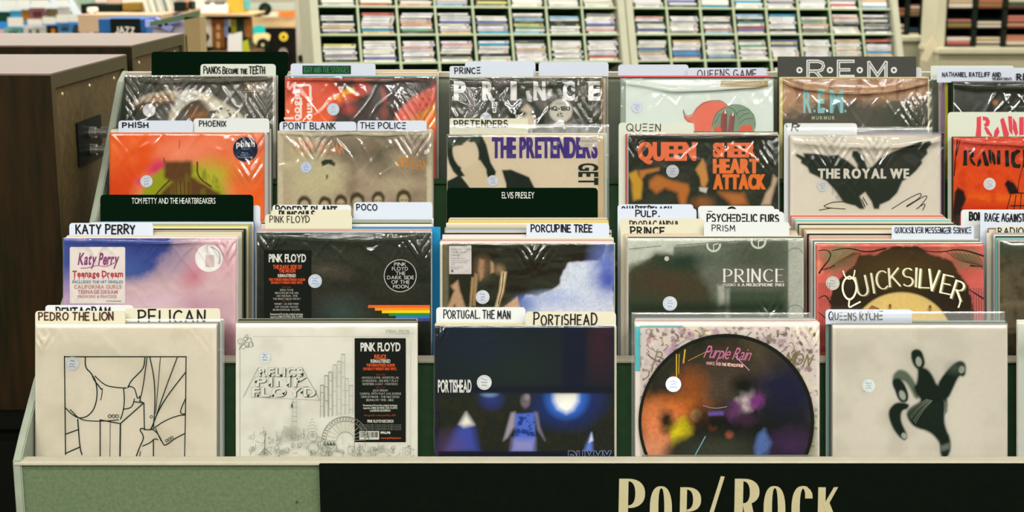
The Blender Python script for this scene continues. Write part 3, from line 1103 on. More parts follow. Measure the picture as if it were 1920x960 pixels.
# ---- first tier -------------------------------------------------
A = Album(1, 66, 406, 608, 'cream album cover with a framed line drawing of a sleeve and box, front tier', 862)
a = A.a; a.fill((216, 208, 190)).speck(60, .5, (208, 200, 180), .2).grain(.03)
K = (22, 40, 28)
for pts, w_ in (([(121, 669), (349, 669)], 2.2), ([(121, 668), (122, 760), (123, 852)], 2.2), ([(349, 669), (348, 770), (346, 866)], 2),
                ([(160, 669), (160, 690), (172, 700), (176, 712), (184, 722), (190, 730)], 2.4),
                ([(178, 705), (196, 722), (212, 726), (240, 728), (234, 727)], 2),
                ([(122, 764), (136, 778), (150, 785), (166, 780), (178, 765), (183, 740), (180, 715), (175, 706)], 2.2),
                ([(192, 728), (191, 742), (189, 750)], 1.6), ([(132, 768), (150, 787), (176, 790), (205, 789)], 2),
                ([(205, 789), (222, 787)], 1.8), ([(232, 728), (234, 752), (230, 776), (226, 786)], 2),
                ([(272, 669), (270, 690), (258, 702), (245, 715), (240, 727)], 2.2), ([(240, 724), (252, 726), (256, 740), (258, 748), (262, 744)], 2),
                ([(233, 767), (245, 765), (250, 758), (252, 748)], 2), ([(262, 742), (263, 752), (270, 756)], 1.6),
                ([(270, 755), (271, 806)], 2), ([(226, 794), (225, 866)], 2.6), ([(188, 787), (188, 866)], 2),
                ([(207, 790), (206, 866)], 1), ([(146, 786), (150, 840), (154, 852)], 2.2), ([(123, 814), (148, 805)], 2), ([(123, 850), (150, 838)], 2.2),
                ([(276, 669), (268, 730), (262, 752)], 1.8), ([(281, 669), (290, 710), (291, 760), (288, 800)], 2), ([(301, 669), (296, 730), (292, 775)], 1.2),
                ([(333, 669), (308, 735), (290, 790), (282, 806)], 1.8), ([(349, 697), (315, 740), (296, 772), (284, 804)], 2),
                ([(288, 803), (310, 788), (334, 779), (346, 778)], 1.8), ([(349, 745), (338, 770), (340, 776), (348, 776)], 1.8),
                ([(286, 804), (296, 812), (306, 832), (310, 836), (328, 822), (346, 813)], 2), ([(292, 803), (302, 826)], 1.6),
                ([(285, 805), (275, 806), (266, 802), (262, 806), (268, 814), (270, 822), (262, 838), (252, 866)], 2), ([(268, 836), (282, 830), (290, 822), (296, 824)], 1.8), ([(288, 824), (288, 866)], 2), ([(264, 846), (260, 866)], 1.4)):
    a.line(pts, w_, K)
a.line([(252, 753), (270, 755), (226, 794), (188, 787)], 2, K, smooth=False)
for cx in (206, 213, 220): a.ring(cx, 780, 2.8, 1.1, K)
for cx, cy in ((313, 826), (318, 823), (323, 820), (284, 781)): a.ring(cx, cy, 2.4, 1, K)
A.done(); A.film(ridge=None, wr=.0006, seed=4, corner=[(80, 640, 14, .002)])
A.sticker(136, 682, 13, (206, 206, 200), (96, 120, 170), 3)
FRONT[(1, 1)] = ('cream line-drawing cover', A)

A = Album(1, 442, 783, 606, 'white album cover with fine line drawing and a black track-list sticker', 862, edge=(222, 220, 212))
a = A.a; a.fill((222, 220, 208)).speck(50, .5, (214, 212, 198), .2).grain(.025)
G = (150, 152, 140)
a.line([(450, 860), (450, 640)], .9, G); a.line([(475, 631), (770, 631)], .9, (196, 190, 176)); a.line([(770, 640), (770, 860)], .9, (196, 200, 180))
rn = random.Random(5)
for k in range(7):
    x, y = 450 + rn.uniform(0, 22), 630 + rn.uniform(0, 22); a.ring(x, y, rn.uniform(2, 5), .9, (134, 134, 120))
a.line([(448, 655), (460, 640), (470, 630), (474, 650)], 1.2, (120, 120, 108))
# lettering in perspective rows
DK = (40, 62, 44)
for t, x0_, y0_, x1_, y1_ in (('RELICS', 485, 690, 568, 705), ('PINK', 479, 708, 578, 724), ('FLOYD', 472, 727, 592, 743)):
    a.type(t, x0_ + 1.8, y0_ + 1.2, x1_ + 1.8, y1_ + 1.2, (84, 94, 78), True, .12)
    a.type(t, x0_ - .6, y0_ - .6, x1_ - .6, y1_ - .6, (150, 154, 140), True, .12)
    a.type(t, x0_, y0_, x1_, y1_, (224, 222, 210), True, .12)
for (x, y) in ((490, 700), (507, 704), (527, 704), (546, 706), (566, 702), (480, 716), (506, 722), (540, 722), (560, 716), (484, 742), (512, 742), (532, 738), (566, 736), (578, 742)):
    a.shape([(x - 3, y), (x + 3, y - 4), (x + 1, y + 3)], DK)
a.line([(484, 690), (456, 745)], .8, G); a.line([(566, 688), (600, 750)], .8, G); a.line([(470, 744), (600, 750)], .8, (190, 190, 178))
# tall columns
for k, (x, yt) in enumerate(((601, 722), (609, 704), (617, 697), (625, 684), (633, 677), (641, 664), (648, 709), (656, 722))):
    for dx in (0, 6): a.line([(x + dx, yt), (x + dx, 782 - k)], .8, G)
    a.line([(x, yt), (x + 6, yt)], .9, (120, 122, 110))
    for y in range(int(yt) + 14 + (k * 7) % 11, 776, 26): a.line([(x, y), (x + 6, y)], .8, G)
a.ring(648, 825, 44, 1.2, (100, 104, 92), a0=180, a1=360); a.ring(648, 825, 36, .9, (120, 122, 110), a0=180, a1=360); a.ring(648, 825, 16, .9, (130, 132, 118), a0=180, a1=360)
for k in range(13):
    t = math.radians(180 + k * 15); a.line([(648 + 16 * math.cos(t), 825 + 16 * math.sin(t)), (648 + 34 * math.cos(t), 825 + 34 * math.sin(t))], .7, G)
for k in range(22):
    t = math.radians(184 + k * 8); a.line([(648 + 38 * math.cos(t), 825 + 38 * math.sin(t)), (648 + 42 * math.cos(t), 825 + 42 * math.sin(t))], 1.3, (90, 94, 84))
for x in range(606, 630, 6): a.shape([(x, 834), (x + 3, 827), (x + 6, 834)], DK)
a.line([(602, 826), (632, 826), (632, 846), (602, 846), (602, 826)], .9, G)
# town-like clutter of pen strokes low on the cover
for k in range(190):
    x = rn.uniform(470, 770); y = rn.uniform(812 if x < 600 else 832, 858)
    if 660 < x < 768 and y < 836: continue
    t = rn.choice((0, 1, 2)); gc = rn.choice(((96, 100, 86), (130, 132, 118), (150, 150, 138)))
    if t == 0: a.line([(x, y), (x + rn.uniform(-1, 1), y - rn.uniform(4, 16))], .9, gc)
    elif t == 1: a.ring(x, y, rn.uniform(1.6, 4.5), .8, gc, n=14)
    else: a.line([(x, y), (x + rn.uniform(3, 9), y + rn.uniform(-4, 2)), (x + rn.uniform(4, 12), y + rn.uniform(-6, 4))], .9, gc)
for cx, cy, r in ((588, 816, 9), (590, 838, 10), (540, 843, 5), (521, 838, 4)): a.ring(cx, cy, r, 1, (110, 112, 100))
a.line([(552, 745), (549, 800)], 1.1, G); a.line([(557, 745), (559, 800)], 1.1, G); a.shape([(547, 762), (550, 752), (552, 764)], DK)
for y in range(752, 800, 9): a.line([(549, y), (559, y + 1)], .9, (120, 124, 110))
for k in range(46): a.line([(530 + rn.uniform(0, 32), 796 + rn.uniform(0, 30)), (530 + rn.uniform(0, 34), 796 + rn.uniform(0, 30))], .7, G)
for y, w_ in ((782, 3), (788, 5), (794, 8), (800, 10)): a.line([(588 - w_, y + 4), (588, y), (588 + w_, y + 4)], .9, (120, 124, 110))
a.line([(500, 810), (499, 850)], 1.6, (90, 96, 84)); a.line([(489, 850), (500, 838), (512, 850)], 1.2, (90, 96, 84))
a.type('STEREO - PFRLP18', 725, 618, 768, 622, (120, 120, 112), True, .12)
A.done()
q = A.patch(665, 634, 761, 829, (14, 22, 14), rad=1)
q.type('PINK FLOYD', 676, 643, 751, 658, (230, 230, 220), True, .02)
OR = (240, 96, 40)
q.type('RELICS', 702, 665, 724, 672, OR, True, .04); q.type('REMASTERED', 695, 674, 732, 680, (220, 220, 205), True, .03)
q.type('THE REMASTERED ALBUM', 687, 682, 740, 687, OR, True); q.type('ON HEAVYWEIGHT 180G VINYL', 681, 689, 744, 694, OR, True)
for k, (t, c0) in enumerate((('ARNOLD LAYNE - INTERSTELLAR', 0), ('OVERDRIVE - SEE EMILY PLAY', 0), ('REMEMBER A DAY - PAINTBOX', 0))):
    q.type(t, 678 + k * 1, 706 + k * 6, 748 - k, 710 + k * 6, (196, 196, 182), False)
for y, x0, x1, t in ((730, 699, 727, 'JULIA DREAM'), (736, 675, 752, 'CAREFUL WITH THAT AXE, EUGENE'), (742, 677, 749, 'CIRRUS MINOR - THE NILE SONG'), (748, 687, 738, 'BIDING MY TIME - BIKE')):
    q.type(t, x0, y, x1, y + 4, (196, 196, 182), False)
q.type('SIDE ONE', 705, 701, 722, 704, (150, 60, 30)); q.type('SIDE TWO', 705, 725, 722, 728, (150, 60, 30))
for y, x0, x1, t in ((758, 681, 745, 'Remastered from the original analogue'), (763, 681, 745, 'tapes by JAMES GUTHRIE, JOEL PLANTE'), (768, 694, 732, 'and BERNIE GRUNDMAN')):
    q.type(t, x0, y, x1, y + 3.4, (214, 214, 200), True)
q.type('Originally released May 1971', 683, 777, 742, 780, (190, 80, 40)); q.type('PINK FLOYD RECORDS', 689, 787, 738, 792, (222, 222, 210), True, .02)
for y in (795, 798, 801, 804): q.type('manufactured under exclusive licence all rights reserved', 674, y, 752, y + 2.2, (150, 152, 140))
q.rect(674, 808, 711, 824, (214, 214, 200))
x = 676
while x < 709:
    w_ = rn.choice((.7, 1.2, 1.8)); q.rect(x, 809.5, x + w_, 820, (30, 34, 28)); x += w_ + rn.choice((.8, 1.2, 1.6))
q.type('PFRLP18', 714, 809, 732, 813, (200, 200, 190), True); q.type('www.pinkfloyd.com', 714, 819, 752, 822.6, (200, 84, 40))
close(q)
A.film(wr=.0004, seed=6)
A.sticker(497, 670, 12.5, (222, 222, 214), (110, 140, 190), 8)
FRONT[(1, 2)] = ('white line-drawing cover', A)

A = Album(1, 814, 1152, 611, 'dark blue album cover with a lit blue figure in a wide picture strip', 862, edge=(60, 70, 80))
a = A.a; a.fill((20, 26, 46)).blot(960, 690, 150, 90, (34, 50, 46), .6, wob=.6).blot(900, 650, 60, 40, (30, 44, 58), .8, wob=.5)
a.blot(1125, 650, 26, 60, (72, 34, 52), .9, wob=.5).poly([(1052, 612), (1105, 612), (1100, 735), (1052, 735)], (20, 28, 52), 3)
a.poly([(824, 736), (1150, 736), (1150, 848), (824, 848)], (34, 40, 30), 1.5)
a.speck(18, .45, (48, 44, 26), .2, 4, .6, mask=(a.Y > 737) * (a.Y < 848)).grain(.3, 3)
a.blot(1062, 742, 52, 44, (26, 60, 150), .7, wob=.2).blot(1062, 744, 34, 34, (70, 140, 240), .4).poly([(1037, 730), (1084, 730), (1084, 752), (1074, 768), (1062, 774), (1046, 766), (1038, 752)], (250, 250, 240), 6)
a.blot(922, 744, 18, 18, (60, 70, 160), .7).blot(918, 738, 14, 6, (160, 200, 250), .5)
a.poly([(874, 782), (888, 800), (898, 848), (836, 848), (852, 810)], (66, 84, 170), 8, .9).blot(845, 845, 26, 30, (110, 80, 130), .7, a=.5)
a.poly([(874, 774), (888, 796), (870, 800), (862, 795)], (240, 236, 220), 5).poly([(1109, 812), (1111, 848), (1094, 848)], (110, 140, 220), 4).poly([(1109, 812), (1112, 826), (1104, 830)], (240, 240, 250), 2)
# pale figure: head, trunk, arms
a.blot(985, 751, 9, 13, (150, 130, 140), .3).blot(988, 744, 5, 6, (210, 190, 190), .5).poly([(964, 776), (1003, 774), (1004, 820), (996, 850), (958, 850), (966, 815)], (84, 118, 206), 2, wob=3)
a.poly([(958, 774), (966, 772), (964, 800), (952, 820), (944, 826)], (170, 160, 170), 3).poly([(1002, 772), (1008, 774), (1012, 800), (1022, 826), (1008, 806)], (140, 130, 150), 3)
a.speck(8, .55, (30, 50, 130), .1, 6, .9, mask=(a.X > 964) * (a.X < 1003) * (a.Y > 778) * (a.Y < 818))
a.poly([(960, 822), (1004, 822), (1004, 850), (956, 850)], (150, 150, 200), 5, .7)
a.poly([(822, 846), (1151, 846), (1151, 870), (822, 870)], (18, 24, 44), 1)
a.poly([(812, 600), (1154, 600), (1154, 737), (812, 737)], (24, 34, 46), 1).blot(960, 690, 130, 60, (34, 48, 44), .6, wob=.6, a=.8).blot(900, 650, 60, 30, (30, 44, 58), .8, wob=.5, a=.8)
a.blot(1125, 650, 22, 50, (68, 34, 50), .9, wob=.5, a=.8).poly([(1052, 612), (1102, 612), (1098, 735), (1052, 735)], (22, 30, 50), 4, .8)
a.poly([(812, 724), (1154, 724), (1154, 737), (812, 737)], (20, 26, 44), 4, .8)
for dx, dy, cc in ((-.9, -.9, (150, 160, 190)), (.9, -.9, (150, 160, 190)), (-.9, .9, (150, 160, 190)), (.9, .9, (150, 160, 190)), (0, 0, (22, 28, 48))):
    a.type('DUMMY', 1066 + dx, 847 + dy, 1146 + dx, 872 + dy, cc, True, .05)
a.type('PORTISHEAD', 821, 713, 884, 735, (232, 232, 222), True, .03)
A.done(); A.film(wr=.0008, seed=9, corner=[(824, 624, 12, .003)], over=(1, 2, 2))
A.sticker(908, 717, 14, (226, 228, 226), (120, 130, 150), 12)
FRONT[(1, 3)] = ('dark blue figure cover', A)

A = Album(1, 1191, 1537, 604, 'flowered white album cover with a large dark picture disc in its middle', 862, edge=(224, 214, 202), cover=(1200, 612, 1534))
a = A.a; a.fill((218, 206, 198)).speck(16, .62, (176, 140, 158), .1, 21, .8).speck(11, .66, (118, 110, 92), .08, 22, .8).speck(9, .68, (150, 130, 100), .06, 23).speck(22, .66, (200, 160, 190), .1, 24, .7).speck(26, .62, (226, 216, 190), .1, 25)
a.poly([(1534, 760), (1534, 866), (1500, 866), (1515, 800)], (130, 140, 90), 8, .6, wob=16)
rn = random.Random(3)
for k in range(70):
    x, y = rn.uniform(1205, 1530), rn.uniform(616, 720)
    if y > 640 and abs(x - 1360) < 110: continue
    if x > 1490 and rn.random() < .5: y = rn.uniform(620, 850)
    a.line([(x, y), (x + rn.uniform(-12, 12), y + rn.uniform(-4, 14)), (x + rn.uniform(-16, 20), y + rn.uniform(4, 22))], rn.uniform(.7, 1.5), rn.choice(((112, 92, 80), (140, 116, 84), (150, 110, 130), (90, 96, 66))))
for k in range(46):
    x, y = rn.uniform(1204, 1532), rn.uniform(616, 705)
    if y > 640 and abs(x - 1360) < 120: continue
    c = rn.choice(((168, 128, 150), (128, 116, 96), (190, 150, 170), (110, 104, 70)))
    a.ell(x, y, rn.uniform(2, 5), rn.uniform(1.2, 2.6), c, 10, rn.uniform(0, 180))
a.rect(1191, 612, 1200, 695, (88, 184, 190)); a.rect(1200, 610, 1280, 613, (140, 196, 200))
a.hand('REVOLUTION', 1216, 668, 1270, 692, (150, 138, 96), 2, .1, gap=.12, shear=.2) if False else None
a.hand('NION', 1470, 662, 1516, 682, (132, 122, 66), 2, .1, gap=.2, shear=.3, rot=4)
a.hand('P', 1222, 660, 1232, 690, (150, 136, 110), 2, .1, shear=.3)
# the disc itself, a plain abstract print
d = Art(1198, 624, 1524, A.oy - 2, 864, a.ox, a.oy, A.sc)
cx, cy, R = 1361, 790, 163
d.fill((40, 42, 30)).speck(46, .45, (76, 66, 44), .25, 31, .8)
d.poly([(1385, 630), (1420, 640), (1470, 720), (1440, 720)], (92, 82, 62), 14, .8).poly([(1330, 640), (1400, 640), (1420, 700), (1330, 690)], (74, 60, 40), 14, .7)
d.blot(1470, 740, 66, 60, (30, 32, 62), .6, wob=.6).blot(1440, 830, 80, 60, (14, 22, 18), .6, wob=.5).blot(1340, 720, 60, 40, (84, 72, 58), .8, wob=.6).blot(1295, 720, 26, 26, (150, 84, 34), .7, wob=.6)
d.blot(1265, 770, 60, 26, (206, 116, 34), .7, wob=.7, seed=2).blot(1235, 800, 40, 40, (222, 140, 88), .6, wob=.5).blot(1225, 845, 36, 26, (214, 150, 110), .6, wob=.5)
d.poly([(1250, 800), (1285, 780), (1302, 800), (1300, 815), (1276, 830), (1262, 840)], (214, 196, 30), 5, wob=10).blot(1250, 790, 12, 20, (50, 34, 16), .7, wob=.8)
d.blot(1292, 850, 40, 30, (34, 38, 28), .3).blot(1345, 850, 70, 36, (62, 66, 50), .6, wob=.3).blot(1305, 779, 11, 12, (216, 160, 104), .25).blot(1336, 799, 8, 8, (190, 100, 50), .4).blot(1367, 814, 7, 7, (200, 110, 70), .5)
d.poly([(1420, 815), (1432, 805), (1448, 830), (1440, 848), (1418, 860), (1412, 840)], (96, 130, 190), 5, wob=8).blot(1485, 832, 40, 22, (70, 44, 84), .9, wob=.7)
d.blot(1310, 790, 12, 30, (10, 16, 10), .8, a=.6).blot(1350, 790, 50, 26, (16, 22, 18), .7, wob=.6).poly([(1327, 772), (1356, 770), (1356, 778), (1328, 779)], (110, 90, 170), 2)
# plain abstract shapes in the same colours
d.blot(1398, 752, 15, 20, (200, 186, 184), .5, 20, wob=.8, seed=4).blot(1416, 752, 13, 16, (128, 58, 128), .5, 30, wob=.8).blot(1378, 770, 14, 18, (104, 56, 104), .6, wob=.9).blot(1394, 722, 22, 16, (22, 24, 18), .6, wob=.5).blot(1400, 785, 16, 12, (64, 40, 62), .6, wob=.6)
d.grain(.22, 3, 4)
for pts, w_, cc in (([(1268, 664), (1268, 706)], 2.2, (226, 190, 60)), ([(1273, 664), (1272, 700)], 1.6, (216, 170, 60)), ([(1284, 656), (1281, 680)], 3, (226, 180, 40)),
                    ([(1318, 760), (1340, 766), (1362, 762)], 1.6, (150, 150, 160)), ([(1322, 818), (1300, 858)], 2, (130, 180, 200)), ([(1322, 660), (1290, 676)], 1.4, (190, 150, 60))):
    d.line(pts, w_, cc)
d.type('Purple Rain', 1318, 647, 1404, 670, (214, 130, 170), False, .03, shear=.35, rot=4)
d.hand('PRINCE AND THE REVOLUTION', 1324, 678, 1392, 683, (214, 170, 160), 1, .1, gap=.2, rot=4)
for x0_, y0_, x1_, y1_ in ((1378, 668, 1404, 694),): d.line([(x0_, y0_), (x1_, y1_)], 1.2, (200, 140, 170))
d.ring(cx, cy, R - 1.2, 5.5, (14, 18, 12), n=72)
d.line([(1205, 853), (1518, 853)], 2, (110, 110, 96)); d.rect(1240, 856, 1500, 864, (14, 18, 14))
# cut the sheet to the disc
keep = (d.X - cx) ** 2 + (d.Y - cy) ** 2 <= (R + 1) ** 2
ny, nx = d.X.shape
idx = np.arange(ny * nx).reshape(ny, nx)
kk = keep[1:, :-1] & keep[1:, 1:] & keep[:-1, 1:] & keep[:-1, :-1]
f = np.stack([idx[1:, :-1], idx[1:, 1:], idx[:-1, 1:], idx[:-1, :-1]], -1)[kk].reshape(-1, 4)
A.done()
m = MB(); z_ = a.z + .0006
vv = np.empty((ny * nx, 3)); vv[:, 0] = ((d.X - d.ox) * d.s).ravel(); vv[:, 1] = ((d.oy - d.Y) * d.s).ravel(); vv[:, 2] = z_
m.v = vv.tolist(); m.f = f.tolist(); m.c = d.C.reshape(-1, 3).tolist()
b = len(m.v); m.v += [(x, y, z + z_) for x, y, z in d.m.v]; m.f += [tuple(i + b for i in q) for q in d.m.f]; m.c += d.m.c
o = quick_build(m, 'picture_disc', M_PRINT, A.root); o['label'] = 'dark round picture disc'
film(A.root, 1189, 1538, 602, 880, a, None, .0009, 3, z=.005, corner=[(1520, 620, 30, .003)])
A.sticker(1262, 720, 14.5, (214, 220, 228), (130, 150, 200), 5)
for c_ in A.root.children:
    if c_.name.startswith('price_sticker'): c_.location.z += .0042
FRONT[(1, 4)] = ('flowered picture-disc cover', A)

A = Album(1, 1561, 1889, 609, 'pale grey album cover with a dark negative print of a reaching hand', 862, edge=(206, 196, 180))
a = A.a; a.fill((204, 198, 184)).blot(1720, 760, 190, 140, (214, 208, 194), .8).speck(60, .5, (196, 190, 174), .25, 3, .7).grain(.04)
DG = (18, 36, 24); MG = (70, 88, 70); LG = (168, 174, 158)
a.poly(rounded([(1673, 716), (1674, 704), (1680, 696), (1688, 692), (1700, 696), (1710, 707), (1720, 726), (1725, 746), (1716, 749), (1708, 732), (1700, 718), (1692, 713)]), (96, 110, 92), 3)
a.poly(rounded([(1713, 724), (1722, 716), (1740, 714), (1757, 719), (1775, 735), (1777, 754), (1772, 768), (1770, 782), (1773, 801), (1783, 826), (1781, 858), (1762, 858), (1763, 832), (1752, 818), (1740, 808), (1716, 803), (1704, 790), (1698, 774), (1706, 764), (1727, 752), (1722, 744), (1715, 734)]), DG, 2.6, wob=2)
a.poly(rounded([(1717, 728), (1721, 704), (1720, 688), (1740, 690), (1756, 717), (1752, 730)]), DG, 2.6)
a.poly(rounded([(1707, 661), (1715, 654), (1727, 656), (1732, 668), (1735, 682), (1729, 693), (1719, 693), (1710, 680)]), DG, 2)
a.poly(rounded([(1757, 722), (1766, 706), (1784, 685), (1799, 675), (1811, 681), (1811, 701), (1806, 707), (1798, 704), (1787, 729), (1777, 750), (1764, 738)]), DG, 2.4)
a.poly(rounded([(1673, 712), (1684, 708), (1693, 715), (1699, 726), (1704, 741), (1702, 753), (1692, 756), (1683, 748), (1678, 732), (1673, 722)]), DG, 2)
a.poly(rounded([(1666, 782), (1666, 770), (1672, 761), (1680, 755), (1692, 754), (1706, 758), (1702, 767), (1692, 769), (1689, 778), (1690, 792), (1698, 808), (1702, 820), (1696, 827), (1685, 819), (1673, 802)]), DG, 2.2)
for cx, cy, rx, ry, ro in ((1722.5, 678, 5.6, 9, -8), (1803, 693, 5.5, 7, 10), (1692, 741, 5.6, 9.5, -22), (1695, 817, 4.6, 6, -30)):
    a.blot(cx, cy, rx, ry, LG, .22, ro)
rn = random.Random(8)
for k in range(0, 17, 2):
    t = k / 16; a.line([(1700 + 16 * t, 776 + 18 * t), (1714 + 16 * t, 762 + 8 * t), (1738 + 10 * t, 748 + 3 * t)], .9, rn.choice(((130, 140, 122), (92, 106, 88), (66, 84, 66))))
for k in range(8): a.line([(1728 + 5 * k, 798), (1732 + 5 * k, 776), (1745 + 2 * k, 756)], .8, (40, 60, 44))
a.poly([(1770, 750), (1777, 758), (1776, 772), (1771, 778)], (110, 122, 106), 2); a.poly([(1764, 836), (1781, 830), (1780, 842), (1764, 846)], (110, 118, 104), 3)
a.blot(1790, 690, 14, 10, (90, 104, 88), .8, a=.5)
A.done(); A.film(wr=.0004, seed=2)
A.sticker(1628, 723, 12.5, (222, 228, 222), (150, 166, 176), 15)
FRONT[(1, 5)] = ('reaching-hand cover', A)

A = Album(1, 1909, 2248, 607, 'white-edged album at the very end of the front tier', 862, edge=(206, 210, 196), step=6)
A.a.fill((196, 200, 188)).speck(60, .5, (180, 186, 170), .2); A.done(); A.film(wr=.0006, seed=3, n=(30, 20))
FRONT[(1, 6)] = ('end white-edged cover', A)

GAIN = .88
# ---- second tier -------------------------------------------------
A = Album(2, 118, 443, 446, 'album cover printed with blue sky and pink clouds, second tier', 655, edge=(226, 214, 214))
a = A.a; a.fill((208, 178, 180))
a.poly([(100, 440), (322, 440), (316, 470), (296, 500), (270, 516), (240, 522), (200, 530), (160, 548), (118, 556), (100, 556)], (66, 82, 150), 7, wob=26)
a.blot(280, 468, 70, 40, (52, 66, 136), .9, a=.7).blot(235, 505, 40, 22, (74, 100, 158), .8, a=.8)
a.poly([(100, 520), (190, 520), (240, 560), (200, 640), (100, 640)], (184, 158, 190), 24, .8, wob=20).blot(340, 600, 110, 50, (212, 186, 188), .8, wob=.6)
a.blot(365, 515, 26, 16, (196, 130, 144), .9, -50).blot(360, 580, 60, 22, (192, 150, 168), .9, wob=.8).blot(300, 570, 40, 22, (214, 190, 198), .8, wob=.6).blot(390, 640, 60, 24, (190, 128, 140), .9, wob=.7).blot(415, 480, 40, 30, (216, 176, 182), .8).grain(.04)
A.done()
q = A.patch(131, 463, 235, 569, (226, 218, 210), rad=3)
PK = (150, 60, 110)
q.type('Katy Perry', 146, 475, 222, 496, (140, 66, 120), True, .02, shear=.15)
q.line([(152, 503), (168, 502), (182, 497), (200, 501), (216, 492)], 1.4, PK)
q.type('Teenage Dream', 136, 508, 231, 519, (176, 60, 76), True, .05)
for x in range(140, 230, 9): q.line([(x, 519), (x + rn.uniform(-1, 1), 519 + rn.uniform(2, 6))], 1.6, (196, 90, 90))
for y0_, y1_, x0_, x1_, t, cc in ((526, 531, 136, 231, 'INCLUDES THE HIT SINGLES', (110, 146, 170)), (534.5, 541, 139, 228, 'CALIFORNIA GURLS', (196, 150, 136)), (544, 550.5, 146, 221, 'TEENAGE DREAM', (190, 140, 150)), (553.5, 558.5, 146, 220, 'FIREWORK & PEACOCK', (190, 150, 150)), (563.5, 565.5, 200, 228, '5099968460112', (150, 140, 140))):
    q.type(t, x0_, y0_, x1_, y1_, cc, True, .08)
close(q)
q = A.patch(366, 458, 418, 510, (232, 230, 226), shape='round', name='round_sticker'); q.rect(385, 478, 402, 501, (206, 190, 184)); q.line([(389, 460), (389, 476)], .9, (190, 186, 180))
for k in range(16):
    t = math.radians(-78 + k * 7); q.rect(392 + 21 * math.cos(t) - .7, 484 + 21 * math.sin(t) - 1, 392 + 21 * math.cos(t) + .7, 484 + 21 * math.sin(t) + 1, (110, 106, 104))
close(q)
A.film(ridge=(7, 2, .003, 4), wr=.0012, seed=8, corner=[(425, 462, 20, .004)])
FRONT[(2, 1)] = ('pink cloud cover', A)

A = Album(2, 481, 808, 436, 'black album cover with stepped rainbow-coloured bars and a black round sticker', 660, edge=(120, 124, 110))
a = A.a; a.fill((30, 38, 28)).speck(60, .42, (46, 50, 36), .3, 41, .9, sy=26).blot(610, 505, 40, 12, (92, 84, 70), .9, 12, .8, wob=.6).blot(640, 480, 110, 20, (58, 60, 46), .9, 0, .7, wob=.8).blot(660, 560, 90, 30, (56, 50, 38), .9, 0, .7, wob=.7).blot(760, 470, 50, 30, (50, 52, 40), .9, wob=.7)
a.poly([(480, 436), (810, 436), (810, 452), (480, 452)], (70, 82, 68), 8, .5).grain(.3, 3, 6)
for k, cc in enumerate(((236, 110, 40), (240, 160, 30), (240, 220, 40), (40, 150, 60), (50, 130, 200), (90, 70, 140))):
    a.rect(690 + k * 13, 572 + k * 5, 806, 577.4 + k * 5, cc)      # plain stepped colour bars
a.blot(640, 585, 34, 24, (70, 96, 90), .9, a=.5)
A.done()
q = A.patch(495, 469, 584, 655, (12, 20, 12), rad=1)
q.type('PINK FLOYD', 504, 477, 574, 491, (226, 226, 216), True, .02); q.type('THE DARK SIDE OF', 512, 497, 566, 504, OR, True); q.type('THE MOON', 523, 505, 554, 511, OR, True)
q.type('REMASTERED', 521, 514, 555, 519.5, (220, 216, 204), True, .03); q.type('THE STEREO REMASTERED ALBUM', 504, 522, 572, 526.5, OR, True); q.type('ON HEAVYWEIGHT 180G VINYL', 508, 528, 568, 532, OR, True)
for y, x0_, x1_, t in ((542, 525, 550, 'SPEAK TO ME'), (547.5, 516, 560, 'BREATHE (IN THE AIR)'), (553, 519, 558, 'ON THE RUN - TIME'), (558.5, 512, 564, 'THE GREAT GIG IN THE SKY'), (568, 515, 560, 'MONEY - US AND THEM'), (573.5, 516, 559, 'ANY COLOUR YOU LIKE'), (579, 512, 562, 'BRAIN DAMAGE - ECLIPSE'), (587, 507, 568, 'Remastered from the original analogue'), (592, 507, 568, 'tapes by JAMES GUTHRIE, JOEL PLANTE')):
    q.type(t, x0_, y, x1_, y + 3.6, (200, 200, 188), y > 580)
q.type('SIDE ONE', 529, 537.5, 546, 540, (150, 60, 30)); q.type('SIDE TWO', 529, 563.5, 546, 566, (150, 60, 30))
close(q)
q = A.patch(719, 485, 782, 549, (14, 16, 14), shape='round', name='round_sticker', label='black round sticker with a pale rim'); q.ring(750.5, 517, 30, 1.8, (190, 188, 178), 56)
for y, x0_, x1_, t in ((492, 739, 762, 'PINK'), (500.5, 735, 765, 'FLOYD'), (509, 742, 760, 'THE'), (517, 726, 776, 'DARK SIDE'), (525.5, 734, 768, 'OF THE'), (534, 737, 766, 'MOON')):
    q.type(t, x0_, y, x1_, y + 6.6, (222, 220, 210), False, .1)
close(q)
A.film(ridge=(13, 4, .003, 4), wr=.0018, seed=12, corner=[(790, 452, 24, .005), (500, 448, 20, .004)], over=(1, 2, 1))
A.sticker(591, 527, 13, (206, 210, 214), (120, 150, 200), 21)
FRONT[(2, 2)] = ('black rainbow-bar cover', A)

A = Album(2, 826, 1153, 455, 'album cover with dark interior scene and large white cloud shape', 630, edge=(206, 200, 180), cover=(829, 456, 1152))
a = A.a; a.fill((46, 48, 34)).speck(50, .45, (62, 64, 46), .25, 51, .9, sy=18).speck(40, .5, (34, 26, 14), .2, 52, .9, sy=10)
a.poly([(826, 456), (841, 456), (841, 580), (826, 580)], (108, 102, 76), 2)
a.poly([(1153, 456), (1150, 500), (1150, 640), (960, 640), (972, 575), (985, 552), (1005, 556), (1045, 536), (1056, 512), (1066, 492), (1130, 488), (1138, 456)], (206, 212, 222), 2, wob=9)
a.blot(1138, 500, 24, 46, (110, 126, 190), .8, wob=.5).blot(1140, 525, 14, 16, (84, 100, 180), .7).blot(1148, 460, 12, 20, (90, 104, 150), .7).blot(985, 572, 22, 16, (76, 112, 184), .5, wob=.4).blot(1040, 562, 40, 12, (160, 176, 214), .9, wob=.6).blot(1080, 600, 80, 36, (204, 206, 218), .8)
